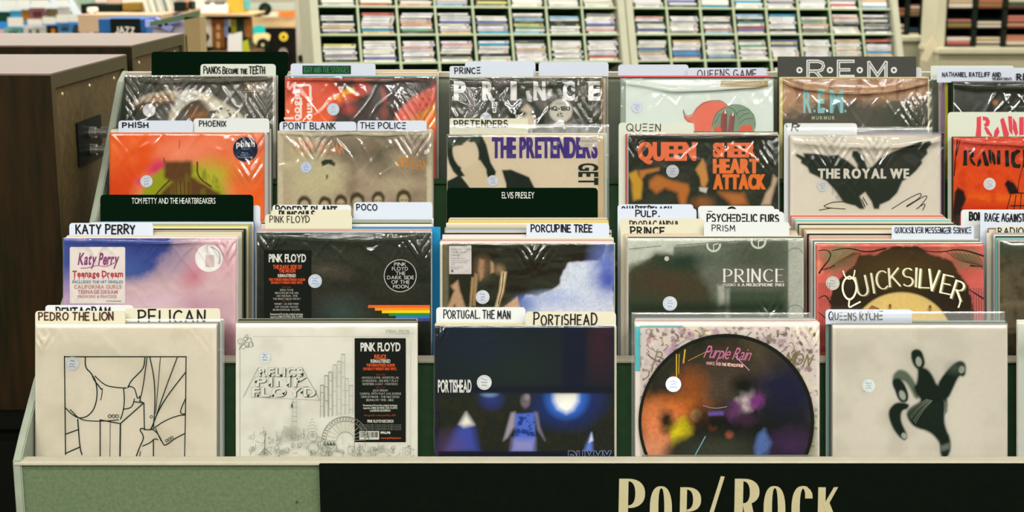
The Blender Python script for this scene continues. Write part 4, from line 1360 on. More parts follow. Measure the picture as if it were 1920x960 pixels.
a.poly([(944, 576), (970, 556), (976, 585), (944, 585)], (206, 170, 136), 2).poly([(846, 470), (912, 470), (912, 500), (886, 512), (886, 530), (912, 576), (846, 576)], (38, 40, 26), 6)
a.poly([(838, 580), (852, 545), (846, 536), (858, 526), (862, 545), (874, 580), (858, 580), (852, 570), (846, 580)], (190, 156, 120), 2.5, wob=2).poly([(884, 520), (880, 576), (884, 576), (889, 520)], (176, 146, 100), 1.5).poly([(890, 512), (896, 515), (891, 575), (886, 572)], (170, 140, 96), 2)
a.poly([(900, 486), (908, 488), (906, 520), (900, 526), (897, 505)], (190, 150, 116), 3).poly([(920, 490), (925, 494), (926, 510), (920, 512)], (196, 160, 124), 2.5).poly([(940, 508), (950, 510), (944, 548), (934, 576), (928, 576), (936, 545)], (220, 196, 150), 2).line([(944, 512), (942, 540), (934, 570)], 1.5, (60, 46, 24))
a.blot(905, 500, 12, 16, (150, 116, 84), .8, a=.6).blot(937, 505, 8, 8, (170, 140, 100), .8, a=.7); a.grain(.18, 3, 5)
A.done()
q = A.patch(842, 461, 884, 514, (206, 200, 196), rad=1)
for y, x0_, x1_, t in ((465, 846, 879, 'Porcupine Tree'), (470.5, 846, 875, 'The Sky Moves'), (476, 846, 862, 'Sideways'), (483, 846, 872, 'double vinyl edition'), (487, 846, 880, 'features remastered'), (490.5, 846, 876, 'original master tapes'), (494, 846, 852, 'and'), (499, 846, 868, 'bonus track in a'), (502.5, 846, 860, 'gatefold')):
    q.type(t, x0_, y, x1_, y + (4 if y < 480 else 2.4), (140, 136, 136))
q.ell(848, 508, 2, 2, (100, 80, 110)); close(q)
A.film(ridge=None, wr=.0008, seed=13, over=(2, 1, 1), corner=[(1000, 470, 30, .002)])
A.sticker(905, 557, 13, (216, 220, 222), (130, 146, 180), 31)
FRONT[(2, 3)] = ('white cloud-shape cover', A)

A = Album(2, 1176, 1507, 446, 'dark green-grey album cover with white serif lettering and pale side strip', 640, edge=(200, 200, 186), cover=(1178, 447, 1505))
a = A.a; a.fill((112, 120, 104)).poly([(1170, 440), (1510, 440), (1510, 449), (1330, 456), (1262, 462), (1262, 480), (1230, 478), (1200, 496), (1178, 512), (1170, 512)], (190, 194, 180), 2, wob=4)
a.poly([(1180, 505), (1200, 492), (1215, 488), (1228, 476), (1250, 480), (1260, 488), (1275, 478), (1300, 486), (1312, 505), (1322, 530), (1338, 560), (1346, 620), (1170, 620), (1174, 520)], (58, 68, 46), 8, wob=12).blot(1250, 530, 70, 26, (76, 62, 42), .7, 8, wob=.5).blot(1280, 490, 40, 14, (40, 60, 44), .7, wob=.4)
a.blot(1425, 490, 70, 50, (82, 90, 72), .6, wob=.4).poly([(1355, 540), (1475, 540), (1475, 620), (1355, 620)], (64, 80, 60), 12).blot(1420, 520, 70, 16, (112, 108, 98), .8).poly([(1345, 535), (1358, 535), (1360, 570), (1348, 575)], (170, 172, 158), 3).poly([(1360, 540), (1368, 540), (1368, 600), (1360, 600)], (146, 148, 136), 3)
a.poly([(1478, 449), (1512, 449), (1512, 620), (1478, 620)], (176, 178, 166), 1.5).poly([(1180, 570), (1474, 566), (1474, 585), (1180, 590)], (30, 44, 26), 8, .8).grain(.16, 3, 7)
for cx, cy, r in ((1338, 459, 12), (1422, 452, 13)):
    a.ring(cx, cy, r, 4, (206, 208, 196), a0=-10, a1=200); a.line([(cx, cy), (cx, cy + r)], 2, (206, 208, 196)); a.line([(cx, cy), (cx + r * .7, cy - 2)], 2, (206, 208, 196))
a.ell(1250, 485, 4.5, 4.5, (206, 206, 190)); a.line([(1180, 467), (1240, 461)], 1, (110, 110, 100)); a.line([(1266, 460), (1330, 455), (1400, 451)], 1.2, (120, 120, 110))
a.ring(1491, 480, 15, 1, (110, 112, 104), a0=160, a1=340); a.ring(1491, 588, 16, 1, (110, 112, 104), a0=180, a1=360)
SER = lambda dx, dy: .8 + 2.9 * abs(dy)
a.hand('PRINCE', 1358, 505, 1469, 528, (236, 232, 224), 2, 0, gap=.3, wfun=SER, serif=3.2)
a.hand('PIANO & A MICROPHONE 1983', 1356, 531.5, 1469, 536.5, (214, 208, 200), 1, 0, gap=.28, wfun=lambda dx, dy: .55 + .7 * abs(dy), serif=.9)
A.done(); A.film(wr=.0006, seed=14, corner=[(1440, 600, 30, .002)])
A.sticker(1256, 569, 13.5, (216, 222, 226), (150, 166, 200), 41)
FRONT[(2, 4)] = ('green-grey serif cover', A)

A = Album(2, 1530, 1845, 456, 'red and brown album cover with curved old-style lettering over a yellow arch', 632, edge=(70, 60, 44))
a = A.a; a.fill((214, 108, 96)).speck(24, .55, (226, 140, 112), .2, 61).poly([(1534, 470), (1570, 455), (1610, 470), (1600, 500), (1560, 515)], (150, 132, 96), 6, .7, wob=14).poly([(1780, 470), (1830, 470), (1845, 500), (1800, 505)], (140, 130, 92), 6, .7, wob=14)
a.poly([(1800, 540), (1845, 540), (1845, 620), (1815, 620)], (206, 110, 104), 4)
a.poly([(1560, 640), (1553, 590), (1560, 545), (1585, 512), (1604, 495), (1610, 478), (1645, 478), (1672, 462), (1722, 462), (1745, 478), (1780, 484), (1796, 510), (1815, 535), (1825, 575), (1828, 640)], (52, 38, 22), 2, wob=7, wsc=9)
a.blot(1690, 500, 90, 26, (88, 66, 28), .9, a=.8).blot(1690, 520, 60, 18, (84, 74, 30), .9, a=.5)
a.blot(1690, 640, 96, 92, (222, 196, 124), .02).grain(.1, 3, 8)
for pts in ([(1534, 470), (1552, 468), (1560, 480), (1540, 505), (1536, 512)], [(1560, 470), (1590, 464), (1625, 474), (1660, 466)], [(1540, 506), (1556, 502), (1564, 498)], [(1722, 468), (1760, 474), (1800, 466), (1844, 480)], [(1534, 560), (1548, 552), (1556, 566)], [(1838, 500), (1820, 498)], [(1534, 585), (1552, 600)], [(1812, 540), (1844, 560)]):
    a.line(pts, 3, (56, 40, 26), taper=(.4, 1.2))
for k in range(9): a.line([(1546 + k * 7, 508 - k * 1.5), (1575 + k * 5, 488 - k * 2), (1600 + k * 2, 474)], .9, (120, 70, 44))
for k in range(8): a.line([(1775 + k * 8, 472 + k), (1800 + k * 6, 490), (1842, 498 + k)], .9, (110, 70, 44))
for k in range(6): a.line([(1820 + k * 5, 540), (1822 + k * 4.6, 628)], .8, (120, 64, 50)); a.line([(1535 + k * 4, 530), (1536 + k * 3, 640)], .8, (150, 70, 56))
wf = lambda dx, dy: 1.6 + 2.6 * abs(dy)
W8 = (228, 222, 196)
# lettering along an arch, one character at a time
for ch, x, y, h_, ro in (('U', 1610, 556, 36, -12), ('I', 1637, 549, 36, -9), ('C', 1645, 543, 34, -7), ('K', 1668, 537, 33, -4), ('S', 1692, 536, 33, 0), ('I', 1715, 537, 34, 2), ('L', 1723, 539, 34, 4), ('V', 1737, 543, 38, 7), ('E', 1762, 548, 34, 12), ('R', 1782, 558, 34, 18)):
    for dx, dy, cc in ((2.4, 1.8, (110, 104, 60)), (0, 0, W8)):
        a.hand(ch, x + dx, y - h_ + dy, x + (3 if ch == 'I' else 19) + dx, y + dy, cc, 3, 0, wfun=wf, rot=ro, serif=0)
a.line([(1592, 518), (1582, 524), (1578, 540), (1583, 556), (1592, 563), (1601, 556), (1606, 540), (1602, 524), (1592, 518)], 3.6, W8); a.line([(1592, 560), (1590, 578), (1600, 572), (1612, 566)], 3, W8); a.line([(1580, 508), (1584, 520), (1592, 524), (1600, 520), (1602, 507)], 2.4, W8); a.line([(1797, 556), (1800, 566), (1796, 576)], 3, W8)
for x, y in ((1668, 577), (1743, 579)): a.ell(x, y, 3, 6, (150, 108, 66), 12); a.ell(x, y - 4, 2.4, 3.4, (110, 74, 44), 10)
a.shape([(1622, 585), (1634, 572), (1648, 578), (1650, 590)], (130, 90, 52))
A.done(); A.film(ridge=(4, 1, .002, 3), wr=.0006, seed=15)
A.sticker(1561, 531, 13, (214, 210, 200), (150, 150, 150), 51)
FRONT[(2, 5)] = ('red arch-lettered cover', A)

A = Album(2, 1874, 2200, 452, 'plain brown-green album cover at the end of the second tier', 660, edge=(200, 206, 190), step=3)
a = A.a; a.fill((92, 84, 62)).grad((52, 66, 46), (98, 88, 66), 0, 452, 0, 520).blot(1920, 570, 60, 5, (130, 114, 90), .9, a=.7).speck(14, .55, (76, 66, 42), .2).grain(.2, 4)
A.done()
q = Plate(a.ox, a.oy, A.sc); 
A.film(wr=.0005, seed=16, n=(30, 20))
FRONT[(2, 6)] = ('brown-green cover', A)
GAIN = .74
# ---- third tier --------------------------------------------------
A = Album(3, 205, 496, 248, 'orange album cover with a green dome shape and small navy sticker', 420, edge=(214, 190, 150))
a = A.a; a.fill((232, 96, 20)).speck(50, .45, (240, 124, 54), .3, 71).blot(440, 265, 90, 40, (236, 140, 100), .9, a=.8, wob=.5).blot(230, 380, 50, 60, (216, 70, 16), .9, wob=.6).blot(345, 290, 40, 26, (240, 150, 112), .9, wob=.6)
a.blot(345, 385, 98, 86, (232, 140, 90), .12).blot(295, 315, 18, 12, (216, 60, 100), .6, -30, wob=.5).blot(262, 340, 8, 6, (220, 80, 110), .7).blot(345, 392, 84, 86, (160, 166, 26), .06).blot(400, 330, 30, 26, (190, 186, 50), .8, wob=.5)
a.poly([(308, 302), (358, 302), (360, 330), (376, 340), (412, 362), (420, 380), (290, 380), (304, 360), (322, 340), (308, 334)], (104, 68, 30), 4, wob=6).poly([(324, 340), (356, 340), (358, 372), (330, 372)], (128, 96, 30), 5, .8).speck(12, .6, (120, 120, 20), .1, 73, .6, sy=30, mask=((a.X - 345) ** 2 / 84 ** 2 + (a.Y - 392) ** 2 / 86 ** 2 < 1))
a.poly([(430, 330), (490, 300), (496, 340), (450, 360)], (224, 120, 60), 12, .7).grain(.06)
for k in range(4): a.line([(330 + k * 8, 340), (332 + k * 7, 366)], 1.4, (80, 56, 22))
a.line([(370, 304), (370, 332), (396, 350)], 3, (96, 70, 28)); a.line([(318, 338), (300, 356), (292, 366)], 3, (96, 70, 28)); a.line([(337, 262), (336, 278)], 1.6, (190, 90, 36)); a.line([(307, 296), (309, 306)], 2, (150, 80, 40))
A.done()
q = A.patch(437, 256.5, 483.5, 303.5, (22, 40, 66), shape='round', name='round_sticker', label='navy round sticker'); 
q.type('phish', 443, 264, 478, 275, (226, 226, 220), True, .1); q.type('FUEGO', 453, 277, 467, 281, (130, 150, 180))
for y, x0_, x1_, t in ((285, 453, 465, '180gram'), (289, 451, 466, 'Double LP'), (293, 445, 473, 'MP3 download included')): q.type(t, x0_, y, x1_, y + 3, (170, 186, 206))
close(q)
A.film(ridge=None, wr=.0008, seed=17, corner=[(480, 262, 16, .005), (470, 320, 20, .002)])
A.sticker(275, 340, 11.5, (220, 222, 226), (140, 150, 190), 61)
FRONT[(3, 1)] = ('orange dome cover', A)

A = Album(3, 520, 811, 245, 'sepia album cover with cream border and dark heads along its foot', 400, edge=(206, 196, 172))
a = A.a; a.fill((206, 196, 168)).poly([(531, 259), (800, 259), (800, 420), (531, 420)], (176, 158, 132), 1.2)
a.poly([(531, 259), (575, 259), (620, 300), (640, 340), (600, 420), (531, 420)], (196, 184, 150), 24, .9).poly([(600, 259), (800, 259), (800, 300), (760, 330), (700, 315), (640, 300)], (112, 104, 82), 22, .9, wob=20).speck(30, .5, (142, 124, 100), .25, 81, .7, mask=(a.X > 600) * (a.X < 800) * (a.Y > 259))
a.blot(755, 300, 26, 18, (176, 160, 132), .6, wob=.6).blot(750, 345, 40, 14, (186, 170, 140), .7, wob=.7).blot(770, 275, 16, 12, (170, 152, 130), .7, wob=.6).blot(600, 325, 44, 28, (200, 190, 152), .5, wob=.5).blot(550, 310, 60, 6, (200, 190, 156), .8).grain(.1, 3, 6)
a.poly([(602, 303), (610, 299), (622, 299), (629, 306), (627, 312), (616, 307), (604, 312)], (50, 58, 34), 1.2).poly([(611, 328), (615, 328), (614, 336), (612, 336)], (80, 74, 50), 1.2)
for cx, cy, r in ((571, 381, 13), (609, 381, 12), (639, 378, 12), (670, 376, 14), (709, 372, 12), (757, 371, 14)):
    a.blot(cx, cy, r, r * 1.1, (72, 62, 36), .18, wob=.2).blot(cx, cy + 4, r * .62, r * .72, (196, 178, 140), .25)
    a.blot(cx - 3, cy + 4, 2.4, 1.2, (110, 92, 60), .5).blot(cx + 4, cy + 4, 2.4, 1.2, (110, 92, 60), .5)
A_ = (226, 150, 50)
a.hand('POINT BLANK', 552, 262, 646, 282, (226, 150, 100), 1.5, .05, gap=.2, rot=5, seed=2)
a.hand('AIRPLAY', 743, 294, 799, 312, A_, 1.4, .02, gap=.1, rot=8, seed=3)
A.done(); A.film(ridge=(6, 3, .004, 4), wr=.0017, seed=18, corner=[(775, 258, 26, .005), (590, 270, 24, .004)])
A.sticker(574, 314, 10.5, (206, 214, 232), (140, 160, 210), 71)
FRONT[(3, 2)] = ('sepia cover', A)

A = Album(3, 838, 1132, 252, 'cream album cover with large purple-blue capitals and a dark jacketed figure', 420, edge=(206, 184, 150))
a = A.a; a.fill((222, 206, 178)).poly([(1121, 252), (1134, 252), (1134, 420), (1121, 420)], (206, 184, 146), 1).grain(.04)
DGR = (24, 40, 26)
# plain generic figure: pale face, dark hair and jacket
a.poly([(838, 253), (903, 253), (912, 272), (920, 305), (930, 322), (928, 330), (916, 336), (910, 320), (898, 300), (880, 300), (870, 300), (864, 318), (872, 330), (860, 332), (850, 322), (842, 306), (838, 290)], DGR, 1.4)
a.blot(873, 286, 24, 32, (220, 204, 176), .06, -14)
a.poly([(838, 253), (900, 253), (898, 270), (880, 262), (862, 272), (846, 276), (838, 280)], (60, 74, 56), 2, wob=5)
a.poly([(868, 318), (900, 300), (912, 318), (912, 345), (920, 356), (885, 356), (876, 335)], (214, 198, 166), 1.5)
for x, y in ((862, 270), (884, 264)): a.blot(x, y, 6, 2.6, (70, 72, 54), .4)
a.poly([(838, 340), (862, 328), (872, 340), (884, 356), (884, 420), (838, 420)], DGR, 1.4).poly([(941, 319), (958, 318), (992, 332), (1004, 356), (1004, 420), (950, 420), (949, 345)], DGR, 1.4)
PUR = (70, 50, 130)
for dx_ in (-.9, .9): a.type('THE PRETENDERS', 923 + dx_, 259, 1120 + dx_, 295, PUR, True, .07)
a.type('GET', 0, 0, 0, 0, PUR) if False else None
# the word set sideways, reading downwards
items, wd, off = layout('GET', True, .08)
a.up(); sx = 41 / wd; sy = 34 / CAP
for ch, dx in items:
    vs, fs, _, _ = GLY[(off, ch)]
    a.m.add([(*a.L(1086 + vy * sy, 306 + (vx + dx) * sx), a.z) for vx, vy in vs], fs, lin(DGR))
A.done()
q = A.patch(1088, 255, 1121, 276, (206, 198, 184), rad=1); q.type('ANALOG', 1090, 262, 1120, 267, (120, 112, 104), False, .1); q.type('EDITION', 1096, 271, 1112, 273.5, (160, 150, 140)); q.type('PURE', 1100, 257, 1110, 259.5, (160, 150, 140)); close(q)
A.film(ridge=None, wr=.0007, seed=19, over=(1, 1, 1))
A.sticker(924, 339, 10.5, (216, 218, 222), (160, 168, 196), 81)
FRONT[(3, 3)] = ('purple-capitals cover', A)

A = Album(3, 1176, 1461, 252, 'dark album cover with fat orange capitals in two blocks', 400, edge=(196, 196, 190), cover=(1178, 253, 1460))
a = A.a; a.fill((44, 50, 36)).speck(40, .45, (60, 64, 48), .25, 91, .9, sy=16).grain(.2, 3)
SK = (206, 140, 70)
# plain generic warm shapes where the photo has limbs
a.poly([(1178, 326), (1192, 320), (1204, 340), (1202, 372), (1188, 376), (1184, 345)], (206, 160, 50), 3, wob=4).poly([(1198, 320), (1236, 314), (1236, 320), (1212, 326), (1202, 338)], (196, 128, 56), 2.5)
a.poly([(1218, 340), (1232, 329), (1252, 336), (1290, 346), (1292, 356), (1286, 384), (1276, 384), (1270, 362), (1246, 352), (1230, 362), (1218, 352)], (190, 118, 50), 4, wob=4)
a.poly([(1304, 318), (1318, 298), (1324, 312), (1328, 338), (1322, 352), (1314, 348), (1312, 332)], (206, 148, 80), 2.5, wob=3).poly([(1311, 351), (1327, 352), (1324, 362), (1312, 358)], (214, 208, 190), 1.5)
a.poly([(1346, 360), (1395, 362), (1404, 384), (1374, 386), (1360, 372)], (186, 118, 56), 5, wob=4).blot(1318, 380, 18, 10, (150, 96, 50), .6, wob=.5).poly([(1450, 328), (1458, 335), (1452, 352), (1444, 384), (1428, 384), (1436, 362), (1446, 348)], (206, 180, 150), 3)
ORG = (238, 124, 78)
for dx_ in (-1.4, 0, 1.4): a.type('QUEEN', 1197 + dx_, 268, 1304 + dx_, 300, ORG, True, .05); a.type('SHEER', 1338 + dx_, 269, 1416 + dx_, 294, ORG, True, .05); a.type('HEART', 1338 + dx_, 299, 1422 + dx_, 324, (238, 132, 70), True, .05); a.type('ATTACK', 1338 + dx_, 328, 1435 + dx_, 354, (238, 128, 50), True, .05)
if False: a.type('SHEER', 1336, 269, 1418, 294, ORG, True, .01); a.type('HEART', 1336, 299, 1424, 324, (238, 132, 70), True, .01); a.type('ATTACK', 1336, 328, 1437, 354, (238, 128, 50), True, .01)
A.done(); A.film(ridge=(8, 3, .006, 4), wr=.0014, seed=20, corner=[(1190, 264, 18, .006), (1450, 290, 18, .004)], over=(0, 2, 2))
A.sticker(1261, 321, 12, (206, 208, 206), (140, 140, 190), 91)
FRONT[(3, 4)] = ('orange-capitals cover', A)

A = Album(3, 1481, 1763, 254, 'cream album cover with dark spread-wing shape and white capitals', 404, edge=(222, 216, 200))
a = A.a; a.fill((224, 216, 200)).grain(.03)
WG = (42, 50, 38)
a.poly([(1491, 292), (1494, 288), (1508, 294), (1506, 287), (1530, 288), (1552, 292), (1570, 290), (1590, 302), (1602, 312), (1608, 317), (1607, 308), (1597, 292), (1599, 283), (1608, 283), (1620, 294), (1624, 308), (1627, 316), (1636, 312), (1650, 297), (1680, 282), (1728, 264), (1730, 269), (1722, 280), (1734, 266), (1744, 264), (1747, 270), (1738, 280), (1739, 288), (1728, 300), (1729, 306), (1718, 320), (1705, 332), (1692, 340), (1682, 362), (1668, 376), (1650, 384), (1648, 392), (1600, 392), (1580, 378), (1565, 356), (1550, 340), (1530, 330), (1518, 324), (1514, 314), (1502, 306), (1502, 300)], WG, 1.8)
a.blot(1680, 310, 40, 14, (74, 70, 62), .9, -25, a=.5).speck(20, .5, (34, 56, 36), .2, 93, .4, mask=(a.X > 1560) * (a.X < 1680) * (a.Y > 330) * (a.Y < 384))
a.poly([(1540, 388), (1546, 380), (1580, 380), (1604, 386), (1622, 400), (1530, 400)], (222, 214, 194), 1.4).poly([(1612, 368), (1622, 360), (1634, 378), (1640, 396), (1622, 394)], (220, 212, 192), 1.6)
for pts in ([(1545, 386), (1560, 379), (1584, 378)], [(1545, 386), (1550, 390), (1585, 392)], [(1536, 394), (1560, 390)], [(1672, 392), (1700, 374), (1724, 362), (1728, 364), (1724, 372), (1700, 386)], [(1700, 388), (1722, 374), (1736, 366), (1739, 370), (1722, 390)], [(1718, 392), (1732, 382), (1735, 384), (1730, 394)], [(1616, 374), (1622, 388)], [(1618, 370), (1626, 384)]):
    a.line(pts, 1.6, (36, 40, 30))
for dx_ in (-.6, .6): a.type('THE ROYAL WE', 1534 + dx_, 317, 1704 + dx_, 334, (226, 220, 204), True, .12)
A.done(); A.film(ridge=(18, 8, .006, 8), wr=.0012, seed=23, corner=[(1560, 275, 26, .007), (1640, 278, 24, .006)], over=(0, 9, 0))
A.sticker(1542, 349, 10.5, (214, 214, 206), (150, 170, 200), 101)
FRONT[(3, 5)] = ('spread-wing cover', A)

A = Album(3, 1787, 2075, 257, 'orange-red album cover with black stencil capitals and tree shapes', 424, edge=(120, 80, 40))
a = A.a; a.fill((226, 82, 20)).poly([(1780, 250), (1930, 250), (1930, 282), (1780, 290)], (226, 90, 70), 14, .8).blot(1870, 372, 90, 8, (236, 110, 20), .8).blot(1850, 395, 90, 12, (206, 54, 16), .8).speck(14, .55, (206, 66, 16), .2, 95, .7).grain(.08)
a.poly([(1790, 362), (1796, 352), (1808, 358), (1811, 374), (1804, 392), (1798, 424), (1787, 424), (1787, 380)], (36, 20, 12), 2, wob=6).poly([(1884, 346), (1890, 338), (1898, 344), (1896, 338), (1904, 350), (1910, 362), (1892, 366)], (30, 16, 10), 1.6, wob=6)
BK = (26, 24, 18)
for pts, w_ in (([(1893, 362), (1920, 362)], 2), ([(1895, 366), (1886, 400)], 1.6), ([(1905, 366), (1900, 400)], 1.6), ([(1915, 364), (1912, 400)], 1.6), ([(1895, 386), (1920, 386)], 2), ([(1918, 310), (1910, 340), (1908, 362)], 1.2), ([(1795, 262), (1791, 300), (1789, 330)], 2), ([(1800, 262), (1793, 292)], 1.6)): a.line(pts, w_, BK)


def stencil(P, dx, dy, k, col):
    T = lambda pts: [(dx + x * k, dy + y * k) for x, y in pts]
    P.shape(T([(2, 2), (10, 0), (10, 36), (0, 36), (2, 18)]), col); P.shape(T([(13, 0), (22, 2), (26, 9), (24, 17), (17, 20), (15, 14), (18, 12), (18, 8), (13, 7)]), col); P.shape(T([(15, 20), (21, 20), (30, 34), (28, 37), (20, 31)]), col)
    P.shape(T([(40, 18), (43, 28), (38, 38), (32, 38), (34, 26)]), col); P.shape(T([(44, 6), (50, 2), (60, 32), (58, 38), (50, 36)]), col)
    P.shape(T([(58, 0), (65, 0), (66, 34), (60, 26)]), col); P.shape(T([(67, 2), (73, 12), (76, 30), (72, 36), (66, 22)]), col); P.shape(T([(78, 2), (86, 1), (86, 33), (78, 34)]), col)


stencil(A.a, 1805, 281, .82, BK)
A.a.shape([(1884, 282), (1891, 282), (1892, 312), (1885, 313)], BK)
A.a.shape([(1896, 286), (1908, 280), (1914, 284), (1904, 292), (1902, 302), (1906, 308), (1914, 308), (1912, 316), (1900, 314), (1895, 304)], BK)
A.a.shape([(1918, 281), (1926, 281), (1926, 314), (1918, 314)], BK)
A.done(); A.film(ridge=(11, 2, .006, 5), wr=.001, seed=24)
A.sticker(1855, 345, 11.5, (226, 222, 218), (170, 170, 180), 111)
FRONT[(3, 6)] = ('orange stencil cover', A)

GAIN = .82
# ---- fourth tier -------------------------------------------------
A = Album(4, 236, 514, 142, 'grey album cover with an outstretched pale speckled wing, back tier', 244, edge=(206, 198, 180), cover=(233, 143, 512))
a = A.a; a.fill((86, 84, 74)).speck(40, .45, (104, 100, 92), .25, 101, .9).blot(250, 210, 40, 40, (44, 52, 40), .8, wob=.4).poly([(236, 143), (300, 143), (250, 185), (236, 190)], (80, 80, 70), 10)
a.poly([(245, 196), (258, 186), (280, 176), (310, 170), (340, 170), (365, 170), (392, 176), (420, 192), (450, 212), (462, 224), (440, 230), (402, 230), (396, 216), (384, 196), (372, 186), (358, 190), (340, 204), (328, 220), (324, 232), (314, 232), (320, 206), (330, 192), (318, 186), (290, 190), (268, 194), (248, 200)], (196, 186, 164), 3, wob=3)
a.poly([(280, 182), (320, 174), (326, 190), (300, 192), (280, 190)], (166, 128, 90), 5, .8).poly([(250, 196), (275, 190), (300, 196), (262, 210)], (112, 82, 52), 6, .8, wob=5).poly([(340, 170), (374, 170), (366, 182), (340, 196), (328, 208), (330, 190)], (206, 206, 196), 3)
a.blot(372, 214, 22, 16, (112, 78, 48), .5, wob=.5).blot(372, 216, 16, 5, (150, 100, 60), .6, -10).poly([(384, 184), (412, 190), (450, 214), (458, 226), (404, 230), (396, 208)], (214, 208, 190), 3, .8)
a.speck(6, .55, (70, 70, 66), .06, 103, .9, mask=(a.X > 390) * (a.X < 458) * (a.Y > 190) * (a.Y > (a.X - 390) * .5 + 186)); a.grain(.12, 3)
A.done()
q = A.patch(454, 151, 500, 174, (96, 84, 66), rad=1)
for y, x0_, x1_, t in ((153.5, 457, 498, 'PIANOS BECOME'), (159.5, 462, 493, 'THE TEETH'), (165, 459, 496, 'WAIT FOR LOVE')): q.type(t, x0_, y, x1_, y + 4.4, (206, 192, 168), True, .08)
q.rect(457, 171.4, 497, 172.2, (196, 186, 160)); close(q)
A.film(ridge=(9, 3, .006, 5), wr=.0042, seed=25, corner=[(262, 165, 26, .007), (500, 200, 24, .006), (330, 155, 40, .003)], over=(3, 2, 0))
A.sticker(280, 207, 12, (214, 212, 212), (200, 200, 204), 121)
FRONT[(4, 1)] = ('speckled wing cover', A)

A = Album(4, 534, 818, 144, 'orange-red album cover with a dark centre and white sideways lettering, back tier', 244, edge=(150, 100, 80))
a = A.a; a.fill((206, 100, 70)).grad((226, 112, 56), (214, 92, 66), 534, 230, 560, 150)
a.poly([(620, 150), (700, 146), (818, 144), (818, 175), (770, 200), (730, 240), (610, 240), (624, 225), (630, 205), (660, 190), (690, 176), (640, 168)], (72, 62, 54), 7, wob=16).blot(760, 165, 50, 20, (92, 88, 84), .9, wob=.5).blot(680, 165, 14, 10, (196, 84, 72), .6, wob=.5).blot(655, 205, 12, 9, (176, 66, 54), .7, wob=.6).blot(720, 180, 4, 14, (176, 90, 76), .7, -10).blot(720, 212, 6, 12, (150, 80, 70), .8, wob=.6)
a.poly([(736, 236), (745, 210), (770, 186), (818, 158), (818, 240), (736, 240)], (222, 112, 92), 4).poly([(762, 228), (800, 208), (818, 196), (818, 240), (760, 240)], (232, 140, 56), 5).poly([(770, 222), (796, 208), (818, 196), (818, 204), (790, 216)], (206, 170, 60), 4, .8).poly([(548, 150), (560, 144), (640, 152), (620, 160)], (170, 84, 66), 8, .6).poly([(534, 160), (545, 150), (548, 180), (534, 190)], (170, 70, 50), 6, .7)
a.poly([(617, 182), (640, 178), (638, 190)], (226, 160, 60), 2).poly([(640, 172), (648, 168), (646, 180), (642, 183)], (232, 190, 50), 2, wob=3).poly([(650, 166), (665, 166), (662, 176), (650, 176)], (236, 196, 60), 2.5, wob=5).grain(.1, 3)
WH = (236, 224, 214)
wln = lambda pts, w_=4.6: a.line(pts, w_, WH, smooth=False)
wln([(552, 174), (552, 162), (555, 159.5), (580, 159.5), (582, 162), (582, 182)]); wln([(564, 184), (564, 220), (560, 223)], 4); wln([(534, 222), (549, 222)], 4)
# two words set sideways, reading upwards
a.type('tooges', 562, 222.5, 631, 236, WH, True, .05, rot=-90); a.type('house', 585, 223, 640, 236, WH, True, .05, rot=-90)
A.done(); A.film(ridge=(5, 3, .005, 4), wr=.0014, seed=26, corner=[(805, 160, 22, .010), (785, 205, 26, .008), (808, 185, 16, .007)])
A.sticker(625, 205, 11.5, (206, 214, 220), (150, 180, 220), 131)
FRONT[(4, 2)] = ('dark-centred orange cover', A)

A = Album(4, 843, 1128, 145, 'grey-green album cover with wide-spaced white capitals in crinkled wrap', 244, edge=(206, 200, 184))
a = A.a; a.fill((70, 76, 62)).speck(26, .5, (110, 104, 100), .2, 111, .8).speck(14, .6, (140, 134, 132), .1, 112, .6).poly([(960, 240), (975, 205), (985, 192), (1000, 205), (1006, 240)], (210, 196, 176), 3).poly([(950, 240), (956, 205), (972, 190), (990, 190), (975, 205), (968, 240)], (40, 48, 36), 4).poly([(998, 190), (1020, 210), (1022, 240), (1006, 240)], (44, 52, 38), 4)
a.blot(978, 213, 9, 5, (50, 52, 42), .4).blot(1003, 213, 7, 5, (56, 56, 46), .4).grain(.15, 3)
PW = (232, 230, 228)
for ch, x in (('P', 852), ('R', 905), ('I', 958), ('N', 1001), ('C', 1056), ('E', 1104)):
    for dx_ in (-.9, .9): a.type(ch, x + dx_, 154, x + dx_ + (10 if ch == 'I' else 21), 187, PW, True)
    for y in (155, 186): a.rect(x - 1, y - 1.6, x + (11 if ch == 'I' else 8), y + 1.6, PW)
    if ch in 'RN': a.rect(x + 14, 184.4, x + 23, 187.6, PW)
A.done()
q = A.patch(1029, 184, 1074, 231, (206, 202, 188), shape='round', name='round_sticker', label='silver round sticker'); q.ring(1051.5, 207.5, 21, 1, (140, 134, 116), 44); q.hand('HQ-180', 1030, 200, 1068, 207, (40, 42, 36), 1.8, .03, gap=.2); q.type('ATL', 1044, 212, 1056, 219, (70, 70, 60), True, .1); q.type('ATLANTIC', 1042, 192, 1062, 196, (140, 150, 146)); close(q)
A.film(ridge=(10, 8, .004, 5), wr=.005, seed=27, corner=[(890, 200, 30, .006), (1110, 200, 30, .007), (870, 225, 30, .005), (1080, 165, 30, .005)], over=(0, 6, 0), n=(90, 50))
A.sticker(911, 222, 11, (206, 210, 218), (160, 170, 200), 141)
FRONT[(4, 3)] = ('wide-spaced capitals cover', A)

